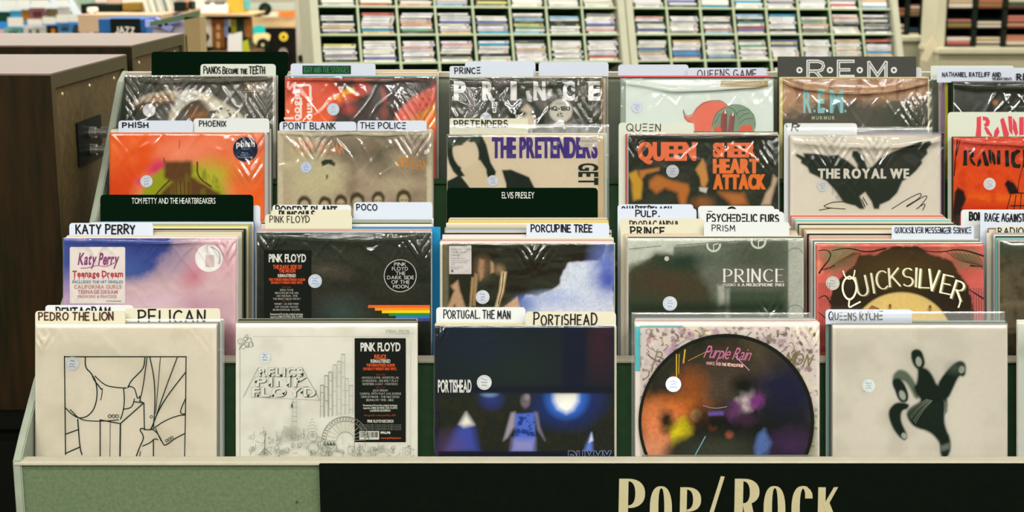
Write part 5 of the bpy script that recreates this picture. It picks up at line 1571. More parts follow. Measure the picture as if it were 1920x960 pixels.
A = Album(4, 1163, 1451, 147, 'white album cover with a small red and green huddled creature', 252, edge=(150, 160, 146), cover=(1173, 149, 1450))
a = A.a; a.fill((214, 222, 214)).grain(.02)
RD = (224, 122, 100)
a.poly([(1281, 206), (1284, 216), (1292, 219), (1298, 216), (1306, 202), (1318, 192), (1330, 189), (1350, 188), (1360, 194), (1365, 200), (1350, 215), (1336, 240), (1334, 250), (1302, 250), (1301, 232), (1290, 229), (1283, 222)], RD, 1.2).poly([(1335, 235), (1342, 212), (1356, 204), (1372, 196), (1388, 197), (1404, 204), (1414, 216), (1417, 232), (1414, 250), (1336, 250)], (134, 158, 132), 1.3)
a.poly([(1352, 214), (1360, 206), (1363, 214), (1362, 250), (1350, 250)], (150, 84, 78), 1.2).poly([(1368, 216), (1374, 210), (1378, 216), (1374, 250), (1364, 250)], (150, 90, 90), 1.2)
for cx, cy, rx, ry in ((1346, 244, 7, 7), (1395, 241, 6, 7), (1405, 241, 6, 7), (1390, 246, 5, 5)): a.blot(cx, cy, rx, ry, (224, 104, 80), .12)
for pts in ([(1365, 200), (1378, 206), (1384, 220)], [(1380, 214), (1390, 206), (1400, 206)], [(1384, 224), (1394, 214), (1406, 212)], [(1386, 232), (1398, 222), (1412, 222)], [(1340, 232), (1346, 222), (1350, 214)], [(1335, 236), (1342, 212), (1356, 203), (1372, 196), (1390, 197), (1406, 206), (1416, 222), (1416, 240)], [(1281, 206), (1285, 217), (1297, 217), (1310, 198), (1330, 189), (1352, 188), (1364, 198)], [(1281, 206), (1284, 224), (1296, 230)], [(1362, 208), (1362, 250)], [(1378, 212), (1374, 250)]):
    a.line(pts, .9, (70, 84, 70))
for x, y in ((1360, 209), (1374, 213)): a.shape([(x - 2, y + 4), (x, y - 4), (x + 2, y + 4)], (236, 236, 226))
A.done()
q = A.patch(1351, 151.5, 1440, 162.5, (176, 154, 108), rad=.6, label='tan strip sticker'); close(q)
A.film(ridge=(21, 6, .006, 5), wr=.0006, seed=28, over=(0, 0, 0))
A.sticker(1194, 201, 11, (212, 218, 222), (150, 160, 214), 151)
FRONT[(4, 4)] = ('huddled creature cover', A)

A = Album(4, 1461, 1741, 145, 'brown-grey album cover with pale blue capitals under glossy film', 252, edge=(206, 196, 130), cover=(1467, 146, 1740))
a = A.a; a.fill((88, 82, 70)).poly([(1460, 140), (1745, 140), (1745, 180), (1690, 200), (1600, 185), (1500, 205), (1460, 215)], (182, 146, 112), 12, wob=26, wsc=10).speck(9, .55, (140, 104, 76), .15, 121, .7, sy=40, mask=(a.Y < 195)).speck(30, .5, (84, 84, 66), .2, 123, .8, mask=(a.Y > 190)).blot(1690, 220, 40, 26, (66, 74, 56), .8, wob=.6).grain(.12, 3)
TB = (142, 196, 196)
for ch, x, x1_ in (('R', 1506, 1522), ('E', 1533, 1546), ('M', 1556, 1581)): a.type(ch, x, 170, x1_, 210, TB, True)
for x in (1525, 1549, 1583): a.rect(x, 206, x + 4, 210.5, TB)
a.type('MURMUR', 1522, 218, 1565, 224, (176, 190, 160), True, .3)
A.done(); A.film(ridge=(28, 4, .007, 5), wr=.0008, seed=29, corner=[(1725, 215, 20, .006)], over=(0, 9, 0))
FRONT[(4, 5)] = ('pale blue capitals cover', A)

A = Album(4, 1788, 2075, 154, 'near-black album cover with a bright glossy curve along its top', 232, edge=(150, 150, 120))
a = A.a; a.fill((34, 44, 32)).poly([(1840, 175), (1930, 165), (1930, 200), (1850, 195)], (66, 58, 44), 14, .5, wob=10).blot(1866, 192, 5, 5, (176, 120, 70), .5).speck(20, .5, (50, 56, 42), .2).grain(.2, 3)
a.type('A NATURAL WONDER', 1888, 199, 1925, 201, (170, 160, 120)); a.type('NIGHT SHOUTING', 1803, 205, 1960, 222, (170, 150, 116), True, .1) if False else None
A.done(); A.film(ridge=(10, 3, .006, 5), wr=.001, seed=30)
FRONT[(4, 6)] = ('near-black cover', A)
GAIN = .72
# ------------------------------------------------------------------ what stands behind each front album
EDGE = {'w': ((226, 222, 210), 'white-edged'), 'c': ((214, 202, 172), 'cream-edged'), 'g': ((168, 168, 154), 'grey-edged'), 'k': ((36, 42, 32), 'black-edged'),
        'p': ((206, 160, 150), 'pink-edged'), 'b': ((40, 140, 200), 'bright blue-edged'), 'y': ((206, 196, 50), 'yellow-edged'), 't': ((120, 184, 180), 'teal-edged'),
        'd': ((96, 92, 74), 'dark grey-edged'), 'r': ((222, 110, 104), 'red-edged'), 'n': ((150, 120, 84), 'brown-edged'), 'l': ((190, 194, 200), 'pale blue-edged'), 'm': ((176, 140, 170), 'mauve-edged')}
rp = random.Random(21)
TIERN = {1: 'front tier', 2: 'second tier', 3: 'third tier', 4: 'back tier'}
NREC = 0


def pack(row, col, rear, Dr, items):
    """rear = (x0, x1, ytop) of the hindmost record; items front to back: edge letters or card dicts"""
    global NREC
    name, A = FRONT[(row, col)]
    D0 = A.D; n = len(items); ir = 0; ic = 0
    for i, it in enumerate(items):
        t = (i + 1) / n
        D = D0 + .0068 + (Dr - D0 - .0068) * (i / max(n - 1, 1))
        x0 = A.x0 + (rear[0] - A.x0) * t; x1 = A.x1 + (rear[1] - A.x1) * t; y = A.y0 + (rear[2] - A.y0) * t
        if isinstance(it, str):
            ir += 1
            dx = rp.uniform(-2, 2)
            c, nm = EDGE[it]
            c = tuple(max(0, min(255, v + rp.uniform(-9, 9))) for v in c)
            plain_album(row, x0 + dx, x1 + dx + rp.uniform(-1, 1), y + rp.uniform(-.7, .7), D, c,
                        f'{nm} record, {ORD[ir]} behind the {name} in the {TIERN[row]}', 'records behind the ' + name)
            NREC += 1
        else:
            yb = y + 3
            cx0, cx1 = it.get('x', (x0 + 1, x1 - 1))
            tabs = it['tabs']
            if 'x' not in it: cx0 = min(cx0, min(q[0] for q in tabs)); cx1 = max(cx1, max(q[1] for q in tabs))
            card(row, cx0, cx1, max(yb, max(q[2] for q in tabs) + 4), D, tabs, it.get('col', (222, 226, 222)), it['label'], it.get('r', 6), it.get('w'), mat=it.get('mat'))


def wr(*lines):
    def f(q):
        for L_ in lines:
            q.hand(*L_[:5], *L_[5:]) if not isinstance(L_[-1], dict) else q.hand(*L_[:-1], **L_[-1])
    return f


WHT = (224, 228, 226); CRM = (222, 216, 190); BLU = (214, 222, 236); BLKC = (4, 24, 10)
INK = (24, 22, 22)
# front tier
pack(1, 1, (78, 418, 600), 2.625, [
    dict(tabs=[(66, 235, 583)], col=CRM, label='cream divider tab lettered in brown marker just behind the line-drawing cover', w=wr(('PEDRO THE LION', 73, 586, 212, 600, (70, 40, 24), 2.6, dict(seed=2)))),
    'l', 'd',
    dict(tabs=[(235, 413, 578)], col=CRM, label='cream divider tab with large half-hidden black capitals, third item behind line-drawing cover', w=wr(('PELICAN', 260, 582, 384, 606, INK, 3.4, dict(seed=3)))),
    dict(tabs=[(85, 250, 572)], col=WHT, label='white divider tab mostly hidden behind the cream tab with brown lettering', w=wr(('PENTAGRAM', 106, 577, 206, 594, INK, 3, dict(seed=4)))), 'g'])
pack(1, 2, (450, 781, 597), 2.625, ['d', 'g', 'd', 'k', 'g'])
pack(1, 3, (820, 1150, 600), 2.626, [
    dict(tabs=[(985, 1155, 584)], col=CRM, x=(985, 1156), label='cream divider tab with big black marker lettering behind the dark blue cover', r=8, w=wr(('PORTISHEAD', 1001, 588, 1119, 609, INK, 2.8, dict(seed=5, sizes=[1.15, .8, .85, .85, .8, .85, .95, .9, .95, 1])))),
    'c', 'w',
    dict(tabs=[(818, 985, 576)], col=WHT, x=(818, 1148), label='white divider tab with three small inked words behind the dark blue cover', w=wr(('PORTUGAL. THE MAN', 832, 582, 957, 597, INK, 2, dict(seed=6))))])
pack(1, 4, (1192, 1530, 596), 2.628, ['w', 'p', 'c', 'g'])
pack(1, 5, (1550, 1886, 601), 2.63, ['k', 'g', dict(tabs=[(1548, 1710, 580)], x=(1563, 1886), col=BLU, label='white divider tab with spaced black lettering behind the reaching-hand cover', w=wr(('QUeeNS RYCHe', 1554, 585, 1654, 600, INK, 2.2, dict(seed=7)))), 'd', 't', 'g'])
pack(1, 6, (1905, 2240, 600), 2.62, ['w', 'c', 'w'])
# second tier
pack(2, 1, (178, 480, 411), 2.83, [
    'w', 'c', 'w', dict(tabs=[(130, 287, 418)], col=BLU, label='white divider tab with bold black capitals behind the pink cloud cover', w=wr(('KATY PERRY', 143, 422, 253, 438, INK, 3, dict(seed=8)))),
    'c', 'c', 'd', 'c', 'k', 'g', 'w', 'c', 'y', 'g', 'c', 'w', 'b',
    dict(tabs=[(188, 475, 365)], x=(188, 475), col=BLKC, mat=M_MATTE, label='black divider card with white capitals standing at the rear of the pink cloud pack', r=7, w=lambda q: q.type('TOM PETTY AND THE HEARTBREAKERS', 247, 371, 404, 382, (226, 226, 220), False, .06)),
    dict(tabs=[(330, 488, 385)], x=(190, 489), col=BLU, label='blank white divider tab peeping out behind the lettered black card')])
pack(2, 2, (500, 812, 404), 2.80, [
    'l', 'p', 'g', dict(tabs=[(497, 660, 402)], col=CRM, label='cream divider tab with thin faded lettering behind the black rainbow-bar cover', w=wr(('PINK FLOYD', 506, 405, 580, 417, (60, 54, 44), 1.7, dict(seed=9)))),
    'b', 'w', 'w', 'k', 'g', dict(tabs=[(508, 658, 393)], col=CRM, label='cream divider tab almost hidden by the thin-lettered tab before it', w=wr(('PLIMSOULS', 524, 396, 590, 410, INK, 2.8, dict(seed=10)))),
    'g', dict(tabs=[(511, 658, 384)], x=(511, 812), col=WHT, label='pale divider tab with bold half-covered lettering, hindmost of the three nested cream tabs', w=wr(('ROBERT PLANT', 517, 387, 632, 402, INK, 2.8, dict(seed=11)))),
    dict(tabs=[(663, 811, 379)], x=(505, 813), col=BLU, label='white divider tab with four black letters beneath the sepia cover', w=wr(('POCO', 669, 383, 707, 394, INK, 2.2, dict(seed=12)))), 'g'])
for o in list(COL.objects):
    if o.name.startswith('record_album') and o.get('label', '').startswith('bright blue-edged') and 'rainbow' in o['label']:
        o.location.x += .017
pack(2, 3, (842, 1136, 405), 2.83, [
    'w', 'p', 'c', 'w', dict(tabs=[(987, 1142, 418)], col=BLU, label='white divider tab with black two-word lettering behind the white cloud-shape cover', w=wr(('PORCUPINE TREE', 996, 422, 1110, 435, INK, 2.5, dict(seed=13)))),
    'w', 'k', 'c', 'l', 'g', 'g', 'c', 'c', 'w', 'y', 'c', 'p', 'c',
    dict(tabs=[(838, 1121, 352)], x=(838, 1121), col=BLKC, mat=M_MATTE, label='black divider card with two white words standing before the purple-capitals cover', r=7, w=lambda q: q.type('ELVIS PRESLEY', 941, 360, 1002, 372, (226, 226, 220), False, .06))])
pack(2, 4, (1162, 1470, 413), 2.81, [
    'k', 'w', dict(tabs=[(1320, 1480, 416)], col=WHT, label='white divider tab with one thin five-letter word behind the green-grey serif cover', w=wr(('PRISM', 1335, 422, 1378, 433, INK, 1.6, dict(seed=14)))),
    'c', dict(tabs=[(1164, 1332, 421)], col=CRM, label='cream divider tab with heavy black capitals directly above the green-grey serif cover', w=wr(('PRINCE', 1183, 426, 1246, 440, INK, 3, dict(seed=15)))),
    'c', 'g', dict(tabs=[(1162, 1320, 410)], col=CRM, label='cream divider tab with only the tops of its letters showing above heavy black capitals', w=wr(('PROPAGANDHI', 1181, 415, 1270, 430, INK, 2, dict(seed=16)))),
    'n', dict(tabs=[(1312, 1470, 397)], x=(1160, 1470), col=WHT, label='white divider tab with two widely spaced black words, green-grey serif pack', w=wr(('PSYCHeDeLIC FURS', 1326, 402, 1460, 416, INK, 2.6, dict(seed=17)))),
    'c', dict(tabs=[(1158, 1306, 391)], x=(1158, 1468), col=BLU, label='white divider tab with one four-letter word and a full stop', w=wr(('PULP.', 1192, 395, 1236, 406, INK, 2.4, dict(seed=18)))),
    'p', dict(tabs=[(1310, 1462, 392)], x=(1160, 1464), col=WHT, label='pale divider tab mostly hidden by the two widely spaced words', w=wr(('P', 1328, 397, 1336, 408, INK, 2.6, dict(seed=19)))),
    dict(tabs=[(1158, 1300, 383)], x=(1158, 1460), col=BLU, label='white divider tab with half-hidden lettering behind the four-letter word', w=wr(('QUARTERFLASH', 1166, 387, 1258, 400, INK, 2.4, dict(seed=20)))),
    dict(tabs=[(1309, 1452, 386)], x=(1160, 1456), col=WHT, label='hindmost white divider tab showing one black arc above the spaced words', w=lambda q: q.ring(1372, 397, 8, 4, INK, a0=190, a1=350))])
pack(2, 5, (1482, 1768, 402), 2.845, [
    'w', 'k', 'g', 'w', dict(tabs=[(1672, 1826, 423)], x=(1520, 1828), col=BLU, r=2, label='white divider label with three small inked words behind the red arch-lettered cover', w=wr(('QUICKSILVeR MeSSeNGeR SeRVICe', 1678, 426.5, 1820, 437, INK, 1.5, dict(seed=21)))),
    'p', 'c', 'k', 'p', 'w', 'c', 'c', 'n', 'c', 'w', 'c', 'k', 'c', 'c', 't', 'w', 'p', 'c', 'r', 'c'])
pack(2, 6, (1836, 2150, 412), 2.81, [
    'g', 't', 'k', 'w', 'g', dict(tabs=[(1868, 2010, 424)], x=(1850, 2170), col=CRM, label='cream divider tab with spaced black letters above the brown-green cover', w=wr(('RADIOHEAD', 1872, 427, 1962, 439, INK, 2, dict(seed=22)))),
    'c', 'n', dict(tabs=[(1838, 1990, 396)], x=(1838, 2160), col=BLU, label='white divider tab with black lettering, tallest above the brown-green cover', w=wr(('RAGE AGAINST', 1847, 401, 1921, 415, INK, 2.2, dict(seed=23)))),
    'c', 'g', 'p', dict(tabs=[(1802, 1960, 393)], x=(1802, 2120), col=WHT, label='white divider tab with three bold letters under the orange stencil cover', w=wr(('BON', 1818, 399, 1840, 413, INK, 3.4, dict(seed=24))))])
# third tier
pack(3, 1, (212, 512, 240), 3.052, [
    dict(tabs=[(222, 362, 226)], col=BLU, label='white divider tab with five bold letters above the orange dome cover', w=wr(('PHISH', 230, 230, 278, 239, INK, 2.6, dict(seed=25)))),
    dict(tabs=[(363, 505, 222)], x=(222, 500), col=WHT, label='white divider tab with one inked word, next to the bold five-letter tab', w=wr(('PHOENIX', 374, 227, 424, 237, INK, 2, dict(seed=26)))), 'w', 'g', 'w', 'd'])
pack(3, 2, (530, 812, 242), 3.045, [
    dict(tabs=[(524, 668, 228)], col=BLU, x=(524, 800), label='white divider tab with two inked words above the sepia cover', w=wr(('POINT BLANK', 532, 230.5, 629, 242, INK, 2, dict(seed=27)))),
    dict(tabs=[(670, 800, 226)], x=(530, 802), col=BLU, label='white divider tab with lettering cut at its foot, above the sepia cover', w=wr(('THe POLICe', 676, 230, 760, 241, INK, 2, dict(seed=28)))), 'c', 'p', 'w'])
pack(3, 3, (846, 1138, 249), 3.04, [
    dict(tabs=[(843, 990, 222)], x=(843, 1130), col=(222, 220, 194), r=3, label='cream divider tab with bold slanting capitals above the purple-capitals cover', w=wr(('PRETENDERS', 852, 226, 952, 238, INK, 2.4, dict(seed=29)))), 'c', 'w', 'g'])
pack(3, 4, (1159, 1455, 246), 3.045, [
    'r', dict(tabs=[(1160, 1300, 230)], x=(1160, 1450), col=(220, 224, 206), label='pale divider tab with thin spaced letters above the orange-capitals cover', w=wr(('QUeeN', 1175, 233, 1238, 246, (50, 50, 44), 1.8, dict(seed=30)))), 'c', 'k'])
pack(3, 5, (1476, 1770, 248), 3.045, [
    'g', dict(tabs=[(1470, 1607, 231)], x=(1470, 1750), col=WHT, label='white divider tab bearing a smudged single letter above the spread-wing cover', w=lambda q: (q.hand("R", 1484, 233, 1494, 244, (70, 66, 60), 3, .2), q.line([(1474, 234), (1476, 239)], 1.4, INK), q.line([(1500, 234), (1497, 239)], 1.6, INK))), 'm', 'k', 't'])
pack(3, 6, (1785, 2070, 254), 3.05, ['k', 'n',
    dict(tabs=[(1777, 2060, 210)], x=(1777, 2062), col=(220, 224, 206), r=7, label='cream divider card with red stencil capitals above the orange stencil cover', w=lambda q: stencil(q, 1829, 218, 1.05, (222, 70, 84))), 'k', 'g'])
# back tier
pack(4, 1, (240, 520, 141), 3.17, [
    dict(tabs=[(376, 517, 120)], x=(240, 517), col=(220, 224, 210), label='white divider tab with four inked words above the speckled wing cover', w=wr(('PIANOS BECOME THE TEETH', 382, 126, 497, 138, INK, 2, dict(seed=31, sizes=[1.2, .8, 1, 1, 1, 1, 1, 1.1, .8, .7, .7, .7, .7, 1, .7, .7, .7, 1, 1.1, 1.1, 1.1, 1.1, 1.1])))),
    'c', 'g', 'w', dict(tabs=[(284, 540, 97)], x=(284, 540), col=BLKC, mat=M_MATTE, r=5, label='blank black divider card standing tallest behind the speckled wing cover')])
pack(4, 2, (546, 822, 130), 3.18, [
    't', 't', dict(tabs=[(545, 704, 119)], x=(545, 806), col=BLU, r=5, label='white divider tab with a dark green strip label above the dark-centred orange cover', w=lambda q: (q.rect(567, 123, 658, 139, (16, 52, 30)), q.hand('IGGY AND THE STOOGES', 570, 126, 654, 136, (40, 120, 70), 1.5, .06, seed=32))),
    'c', 'r', 'c', 'w', 'c', 'p', 'c', 'c'])
pack(4, 3, (852, 1140, 137), 3.17, [
    'c', dict(tabs=[(843, 1000, 124)], x=(843, 1122), col=BLU, r=4, label='white divider tab with one inked word above the wide-spaced capitals cover', w=wr(('PRINCe', 853, 127, 900, 138, INK, 2.2, dict(seed=33)))),
    'n', dict(tabs=[(872, 1004, 115)], x=(850, 1130), col=BLU, label='blank white divider tab rising behind the tab with one inked word'),
    dict(tabs=[(1010, 1141, 116)], x=(850, 1126), col=BLU, label='blank white divider tab beside another blank one above wide-spaced capitals cover'), 'c', 'g', 'c'])
pack(4, 4, (1165, 1440, 137), 3.16, [
    'k', 'r', 'r', dict(tabs=[(1289, 1437, 127)], x=(1178, 1438), col=BLU, label='white divider tab with lettering mostly hidden by red-edged record', w=wr(('QUEENS GAME', 1308, 131, 1418, 146, (50, 50, 60), 1.8, dict(seed=34)))),
    dict(tabs=[(1159, 1291, 121)], x=(1180, 1436), col=BLU, label='blank white divider tab above the huddled creature cover'), 'w'])


def rem(q):
    WI = (226, 226, 222)
    for x in (1499, 1556, 1612, 1676): q.ring(x, 131.5, 4.2, 3.4, WI, 24)
    GR = (72, 72, 66)
    for pts in ([(1515, 146), (1515, 115), (1534, 115), (1542, 118), (1544, 124), (1541, 131), (1533, 133.5), (1517, 133.5)], [(1528, 133.5), (1540, 146)], [(1600, 115), (1572, 115), (1572, 146)], [(1572, 131), (1592, 131)], [(1572, 143.5), (1600, 143.5)], [(1629, 146), (1629, 117), (1645, 141), (1661, 117), (1661, 146)]):
        q.line(pts, 6.2, WI, smooth=False)
    for pts in ([(1515, 146), (1515, 115), (1534, 115), (1542, 118), (1544, 124), (1541, 131), (1533, 133.5), (1517, 133.5)], [(1528, 133.5), (1540, 146)], [(1600, 115), (1572, 115), (1572, 146)], [(1572, 131), (1592, 131)], [(1629, 146), (1629, 117), (1645, 141), (1661, 117), (1661, 146)]):
        q.line(pts, 1.3, GR, smooth=False)


pack(4, 5, (1464, 1738, 143), 3.16, [
    'c', 'y', dict(tabs=[(1458, 1718, 106)], x=(1458, 1718), col=(70, 70, 64), r=1, label='dark grey divider card with white inline capitals and dots behind pale blue capitals cover', w=rem),
    'w', dict(tabs=[(1590, 1728, 126)], x=(1464, 1729), col=WHT, label='blank white divider tab peeping out behind the dark grey capitals card'), 'c'])
pack(4, 6, (1760, 2060, 146), 3.17, [
    'k', 'm', dict(tabs=[(1757, 1985, 127)], x=(1791, 2052), col=BLU, r=3, label='wide white divider strip with small two-word lettering above the near-black cover', w=wr(('NATHANIEL RATELIFF AND', 1767, 136, 1876, 144, INK, 1.5, dict(seed=35)), ('THE NIGHT SWEATS', 1860, 146, 1896, 150, (90, 90, 96), 1, dict(seed=36)), ('REDD', 1906, 139, 1950, 150, INK, 2.6, dict(seed=37)))),
    'k', 'y', 'c', 'm', 'g', dict(tabs=[(1745, 1900, 123)], x=(1793, 2040), col=(222, 226, 216), r=3, label='pale blank divider tab behind the wide lettered strip, back tier'), 'w'])


# loose clear sleeves standing up between the records
def loose(row, col, x0, x1, y0, D, label):
    name, A = FRONT[(row, col)]
    root, h = sheet_root('empty_sleeve', label, 'plastic sleeve', row, (x0 + x1) / 2, y0, D)
    sc = D / FPX; oy = y0 + h / sc
    P = Plate((x0 + x1) / 2, oy, sc)
    film(root, x0, x1, y0, min(y0 + 60, oy - 4), P, ridge=(9, 5, .0007, 3), wr=.0003, seed=x0 % 50, z=.0003, n=(60, 24), name='film', mat=M_FILM_LOOSE)
    m = MB(); hw = (x1 - x0) / 2 * sc
    m.add([(-hw, 0, .0), (hw, 0, .0), (hw, h - 56 * sc, .0), (-hw, h - 56 * sc, .0)], [(0, 1, 2, 3)], (1, 1, 1))
    quick_build(m, 'film', M_FILM_LOOSE, root)


loose(3, 3, 843, 1142, 233, 3.0256, 'clear crinkled sleeve showing above the purple-capitals cover')
loose(3, 5, 1476, 1748, 238, 3.0256, 'clear crinkled sleeve showing above the spread-wing cover')
loose(1, 4, 1184, 1520, 586, 2.6005, 'clear crinkled sleeve showing above the flowered picture-disc cover')
loose(1, 5, 1558, 1884, 584, 2.6005, 'clear crinkled sleeve showing above the reaching-hand cover')
loose(1, 1, 235, 421, 598, 2.6005, 'clear sleeve edge showing between cream tab and cream line-drawing cover')
GAIN = .95
# ------------------------------------------------------------------ the shop beyond
def sprism(name, pts, wy, depth, rgb, label, cat, group=None, mat=None, z=True):
    """flat-faced thing outlined in the picture, standing at its own distance with real depth"""
    P_ = [on_y(x, y, wy) for x, y in pts]
    c = Vector((sum(p.x for p in P_) / len(P_), wy, min(p.z for p in P_)))
    m = MB(); m.prism([(p.x - c.x, p.z - c.z) for p in P_], 0, depth, lin(rgb))
    o = m.build(name, mat or M_PLAST)
    for v in o.data.vertices: v.co = (v.co.x, v.co.z, v.co.y)
    o.location = c
    if label: tag(o, label, cat, group)
    return o


def sbox(px0, py0, px1, py1, wy, depth, rgb, name, label=None, cat=None, parent=None, mat=None, group=None, bev=.002):
    a, b = on_y(px0, py1, wy), on_y(px1, py0, wy)
    m = MB(); w_ = (b.x - a.x) / 2; h_ = b.z - a.z
    m.box(-w_, w_, 0, depth, 0, h_, lin(rgb))
    o = m.build(name, mat or M_PLAST, None, bevel=bev)
    loc = Vector(((a.x + b.x) / 2, wy, a.z))
    if parent:
        o.parent = parent; o.location = loc - parent.location
    else:
        o.location = loc
    if label: tag(o, label, cat, group)
    return o


# pale square post with small black boxes on it
r = thing('post', 'pale square post with two black boxes beside the pale green disc rack', 'post', (on_y(571, 60, 6.9).x, 6.9, 0))
a, b = on_y(555, 60, 6.9), on_y(588, 60, 6.9)
m = MB(); w_ = (b.x - a.x) / 2; m.box(-w_, w_, 0, .1, 0, 3.4); m.build('shaft', plain('post_paint', (206, 196, 172), .7, .2, noise=.06), r, bevel=.004)
for px0, py0, px1, py1 in ((576, -10, 585, 24), (572, 68, 585, 106), (559, 104, 575, 116)):
    sbox(px0, py0, px1, py1, 6.87, .03, (20, 34, 24), 'control_box', parent=r)
for px0, py0, px1, py1 in ((577, 21, 584, 29), (579, 75, 586, 86)):
    sbox(px0, py0, px1, py1, 6.862, .012, (206, 204, 196), 'switch', parent=r)

# display wall with records and prints
M_TAN = plain('board_tan', (206, 172, 124), .8, .1, noise=.1, scale=8)
r = thing('display_board', 'tan and black display board on the far wall hung with records', 'display board', (on_y(520, 60, 9.3).x, 9.3, 0))
sbox(470, 20, 556, 52, 9.3, .05, (206, 172, 124), 'tan_panel', parent=r, mat=M_TAN)
sbox(498, 52, 556, 150, 9.3, .05, (22, 20, 12), 'black_panel', parent=r)
sbox(455, 52, 498, 150, 9.3, .05, (90, 70, 44), 'brown_panel', parent=r)
sbox(468, 6, 556, 20, 9.3, .05, (176, 178, 160), 'grey_panel', parent=r)


bz_ = on_y(500, 150, 9.3).z
m = MB(); aa, bb = on_y(458, 150, 9.3), on_y(553, 150, 9.3); m.box(aa.x - r.location.x, bb.x - r.location.x, 0, .05, 0, bz_ + .002); m.build('lower_panel', plain('panel_brown', (60, 46, 28), .7), r)


def disc_at(cx, cy, rr, wy, rgb, hub, label):
    p = on_y(cx, cy, wy); q = on_y(cx + rr, cy, wy); R = q.x - p.x
    t = thing('wall_record', label, 'record', p)
    for nm, r0, c, z0 in (('disc', R, rgb, 0), ('disc_label', R * .62, hub[0], -.006), ('spindle_mark', R * .22, hub[1], -.009)):
        m = MB(); m.disc(0, 0, z0, z0 + .006, r0, lin(c), 30)
        o = m.build(nm, M_PLAST, t)
        for v in o.data.vertices: v.co = (v.co.x, v.co.z, v.co.y)


disc_at(532, 69, 13, 9.26, (16, 18, 12), ((226, 190, 60), (60, 50, 16)), 'wall record with a yellow label on the black panel')
disc_at(531, 98, 13, 9.26, (16, 16, 12), ((150, 130, 116), (40, 36, 30)), 'wall record with a grey-brown label on the black panel')
disc_at(493, 84, 12, 9.2, (20, 22, 14), ((30, 34, 20), (214, 204, 150)), 'wall record with a dark label in front of the cream fan card')
disc_at(497, 17, 12, 9.26, (16, 26, 18), ((30, 40, 30), (60, 60, 50)), 'black wall record on the grey panel of the display board')
sprism('fan_card', [(474, 66), (480, 63), (500, 62), (507, 66), (505, 76), (495, 80), (480, 84), (475, 78)], 9.23, .006, (226, 204, 140), 'cream fan-shaped card under the teal card', 'card')
sprism('teal_card', [(475, 50), (486, 47), (497, 50), (497, 64), (475, 64)], 9.24, .006, (36, 176, 170), 'small teal card on the display board', 'card')
sprism('orange_print', [(523, 22), (553, 21), (553, 31), (526, 32)], 9.26, .006, (226, 120, 50), 'orange print on the tan panel of the display board', 'print')
sprism('cream_print', [(490, 22), (520, 22), (520, 32), (494, 32)], 9.26, .006, (220, 206, 176), 'cream print on the tan panel of the display board', 'print')
sprism('black_cutout', [(474, 30), (484, 28), (486, 23), (490, 24), (489, 31), (476, 32)], 9.25, .006, (20, 26, 16), 'black cut-out shape beside the cream print', 'print')

# stand of large sleeves: each sleeve of its own
r = thing('sleeve_stand', 'wooden stand of large sleeves facing out below a white box', 'display stand', (on_y(425, 60, 7.6).x, 7.6, 0))
sbox(374, 26, 472, 30, 7.6, .4, (214, 190, 150), 'top_board', parent=r, mat=M_TAN)
sbox(374, 32, 466, 140, 7.72, .1, (56, 58, 36), 'back_board', parent=r)
sbox(376, 101, 466, 160, 7.36, .45, (96, 70, 44), 'lower_shelf', parent=r)
lz_ = on_y(376, 160, 7.36).z
m = MB(); aa, bb = on_y(378, 160, 7.4), on_y(464, 160, 7.4); m.box(aa.x - r.location.x, bb.x - r.location.x, -.2, .2, 0, lz_); m.build('plinth', plain('stand_brown', (96, 70, 44), .6), r)
for px0, py0, px1, py1, rgb, lab in ((376, 36, 396, 88, (228, 220, 200), 'tall white sleeve, first in the sleeve stand'), (399, 36, 419, 90, (150, 92, 46), 'brown ornate sleeve beside the tall white one'),
                                     (421, 36, 428, 70, (130, 150, 190), 'narrow blue sleeve between the brown and yellow ones'), (428, 36, 433, 66, (226, 214, 204), 'narrow cream and red sleeve next to the blue one'),
                                     (433, 36, 443, 62, (150, 150, 40), 'olive yellow sleeve in the sleeve stand'), (444, 36, 457, 70, (30, 56, 34), 'dark green sleeve in the sleeve stand'), (458, 36, 472, 70, (150, 96, 50), 'brown figured sleeve at the end of the sleeve stand')):
    o = sbox(px0, py0, px1, py1, 7.69, .02, rgb, 'large_sleeve', lab, 'sleeve')
    if 'ornate' in lab or 'figured' in lab:
        for k in range(3): sbox(px0 + 7, py0 + 8 + k * 17, px1 - 7, py0 + 20 + k * 17, 7.685, .005, (222, 180, 120), 'print_panel', parent=o)
    if 'red' in lab: sbox(428, 50, 433, 62, 7.685, .005, (214, 96, 60), 'print_panel', parent=o)
sprism('white_leaflet', [(427, 66), (453, 59), (454, 97), (427, 97)], 7.5, .01, (216, 212, 206), 'white leaflet leaning in front of the sleeve stand', 'leaflet')
sprism('green_leaflet', [(455, 78), (464, 74), (468, 97), (455, 97)], 7.5, .01, (170, 176, 40), 'yellow-green leaflet next to the white one', 'leaflet')
sprism('dark_bag', [(375, 58), (385, 66), (387, 72), (381, 82), (380, 97), (375, 97)], 7.4, .08, (40, 26, 16), 'dark brown bag hanging beside the tall white sleeve', 'bag')
r = sbox(376, 10, 423, 25.3, 7.62, .25, (236, 232, 224), 'white_box', 'white box standing on top of the sleeve stand', 'box')
for px0, px1 in ((384, 391), (402, 418)): sbox(px0, 2, px1, 11, 7.66, .05, (110, 100, 96), 'figurine', 'dark ornament behind the white box, ' + ('slim one' if px0 < 400 else 'broad one'), 'ornament')
sbox(427, -14, 452, 24.5, 7.7, .2, (222, 168, 60), 'yellow_box', 'tall yellow box next to the white box', 'box')
sbox(452, 0, 459, 18, 7.75, .15, (90, 180, 180), 'teal_tin', 'small teal tin beside the tall yellow box', 'tin')

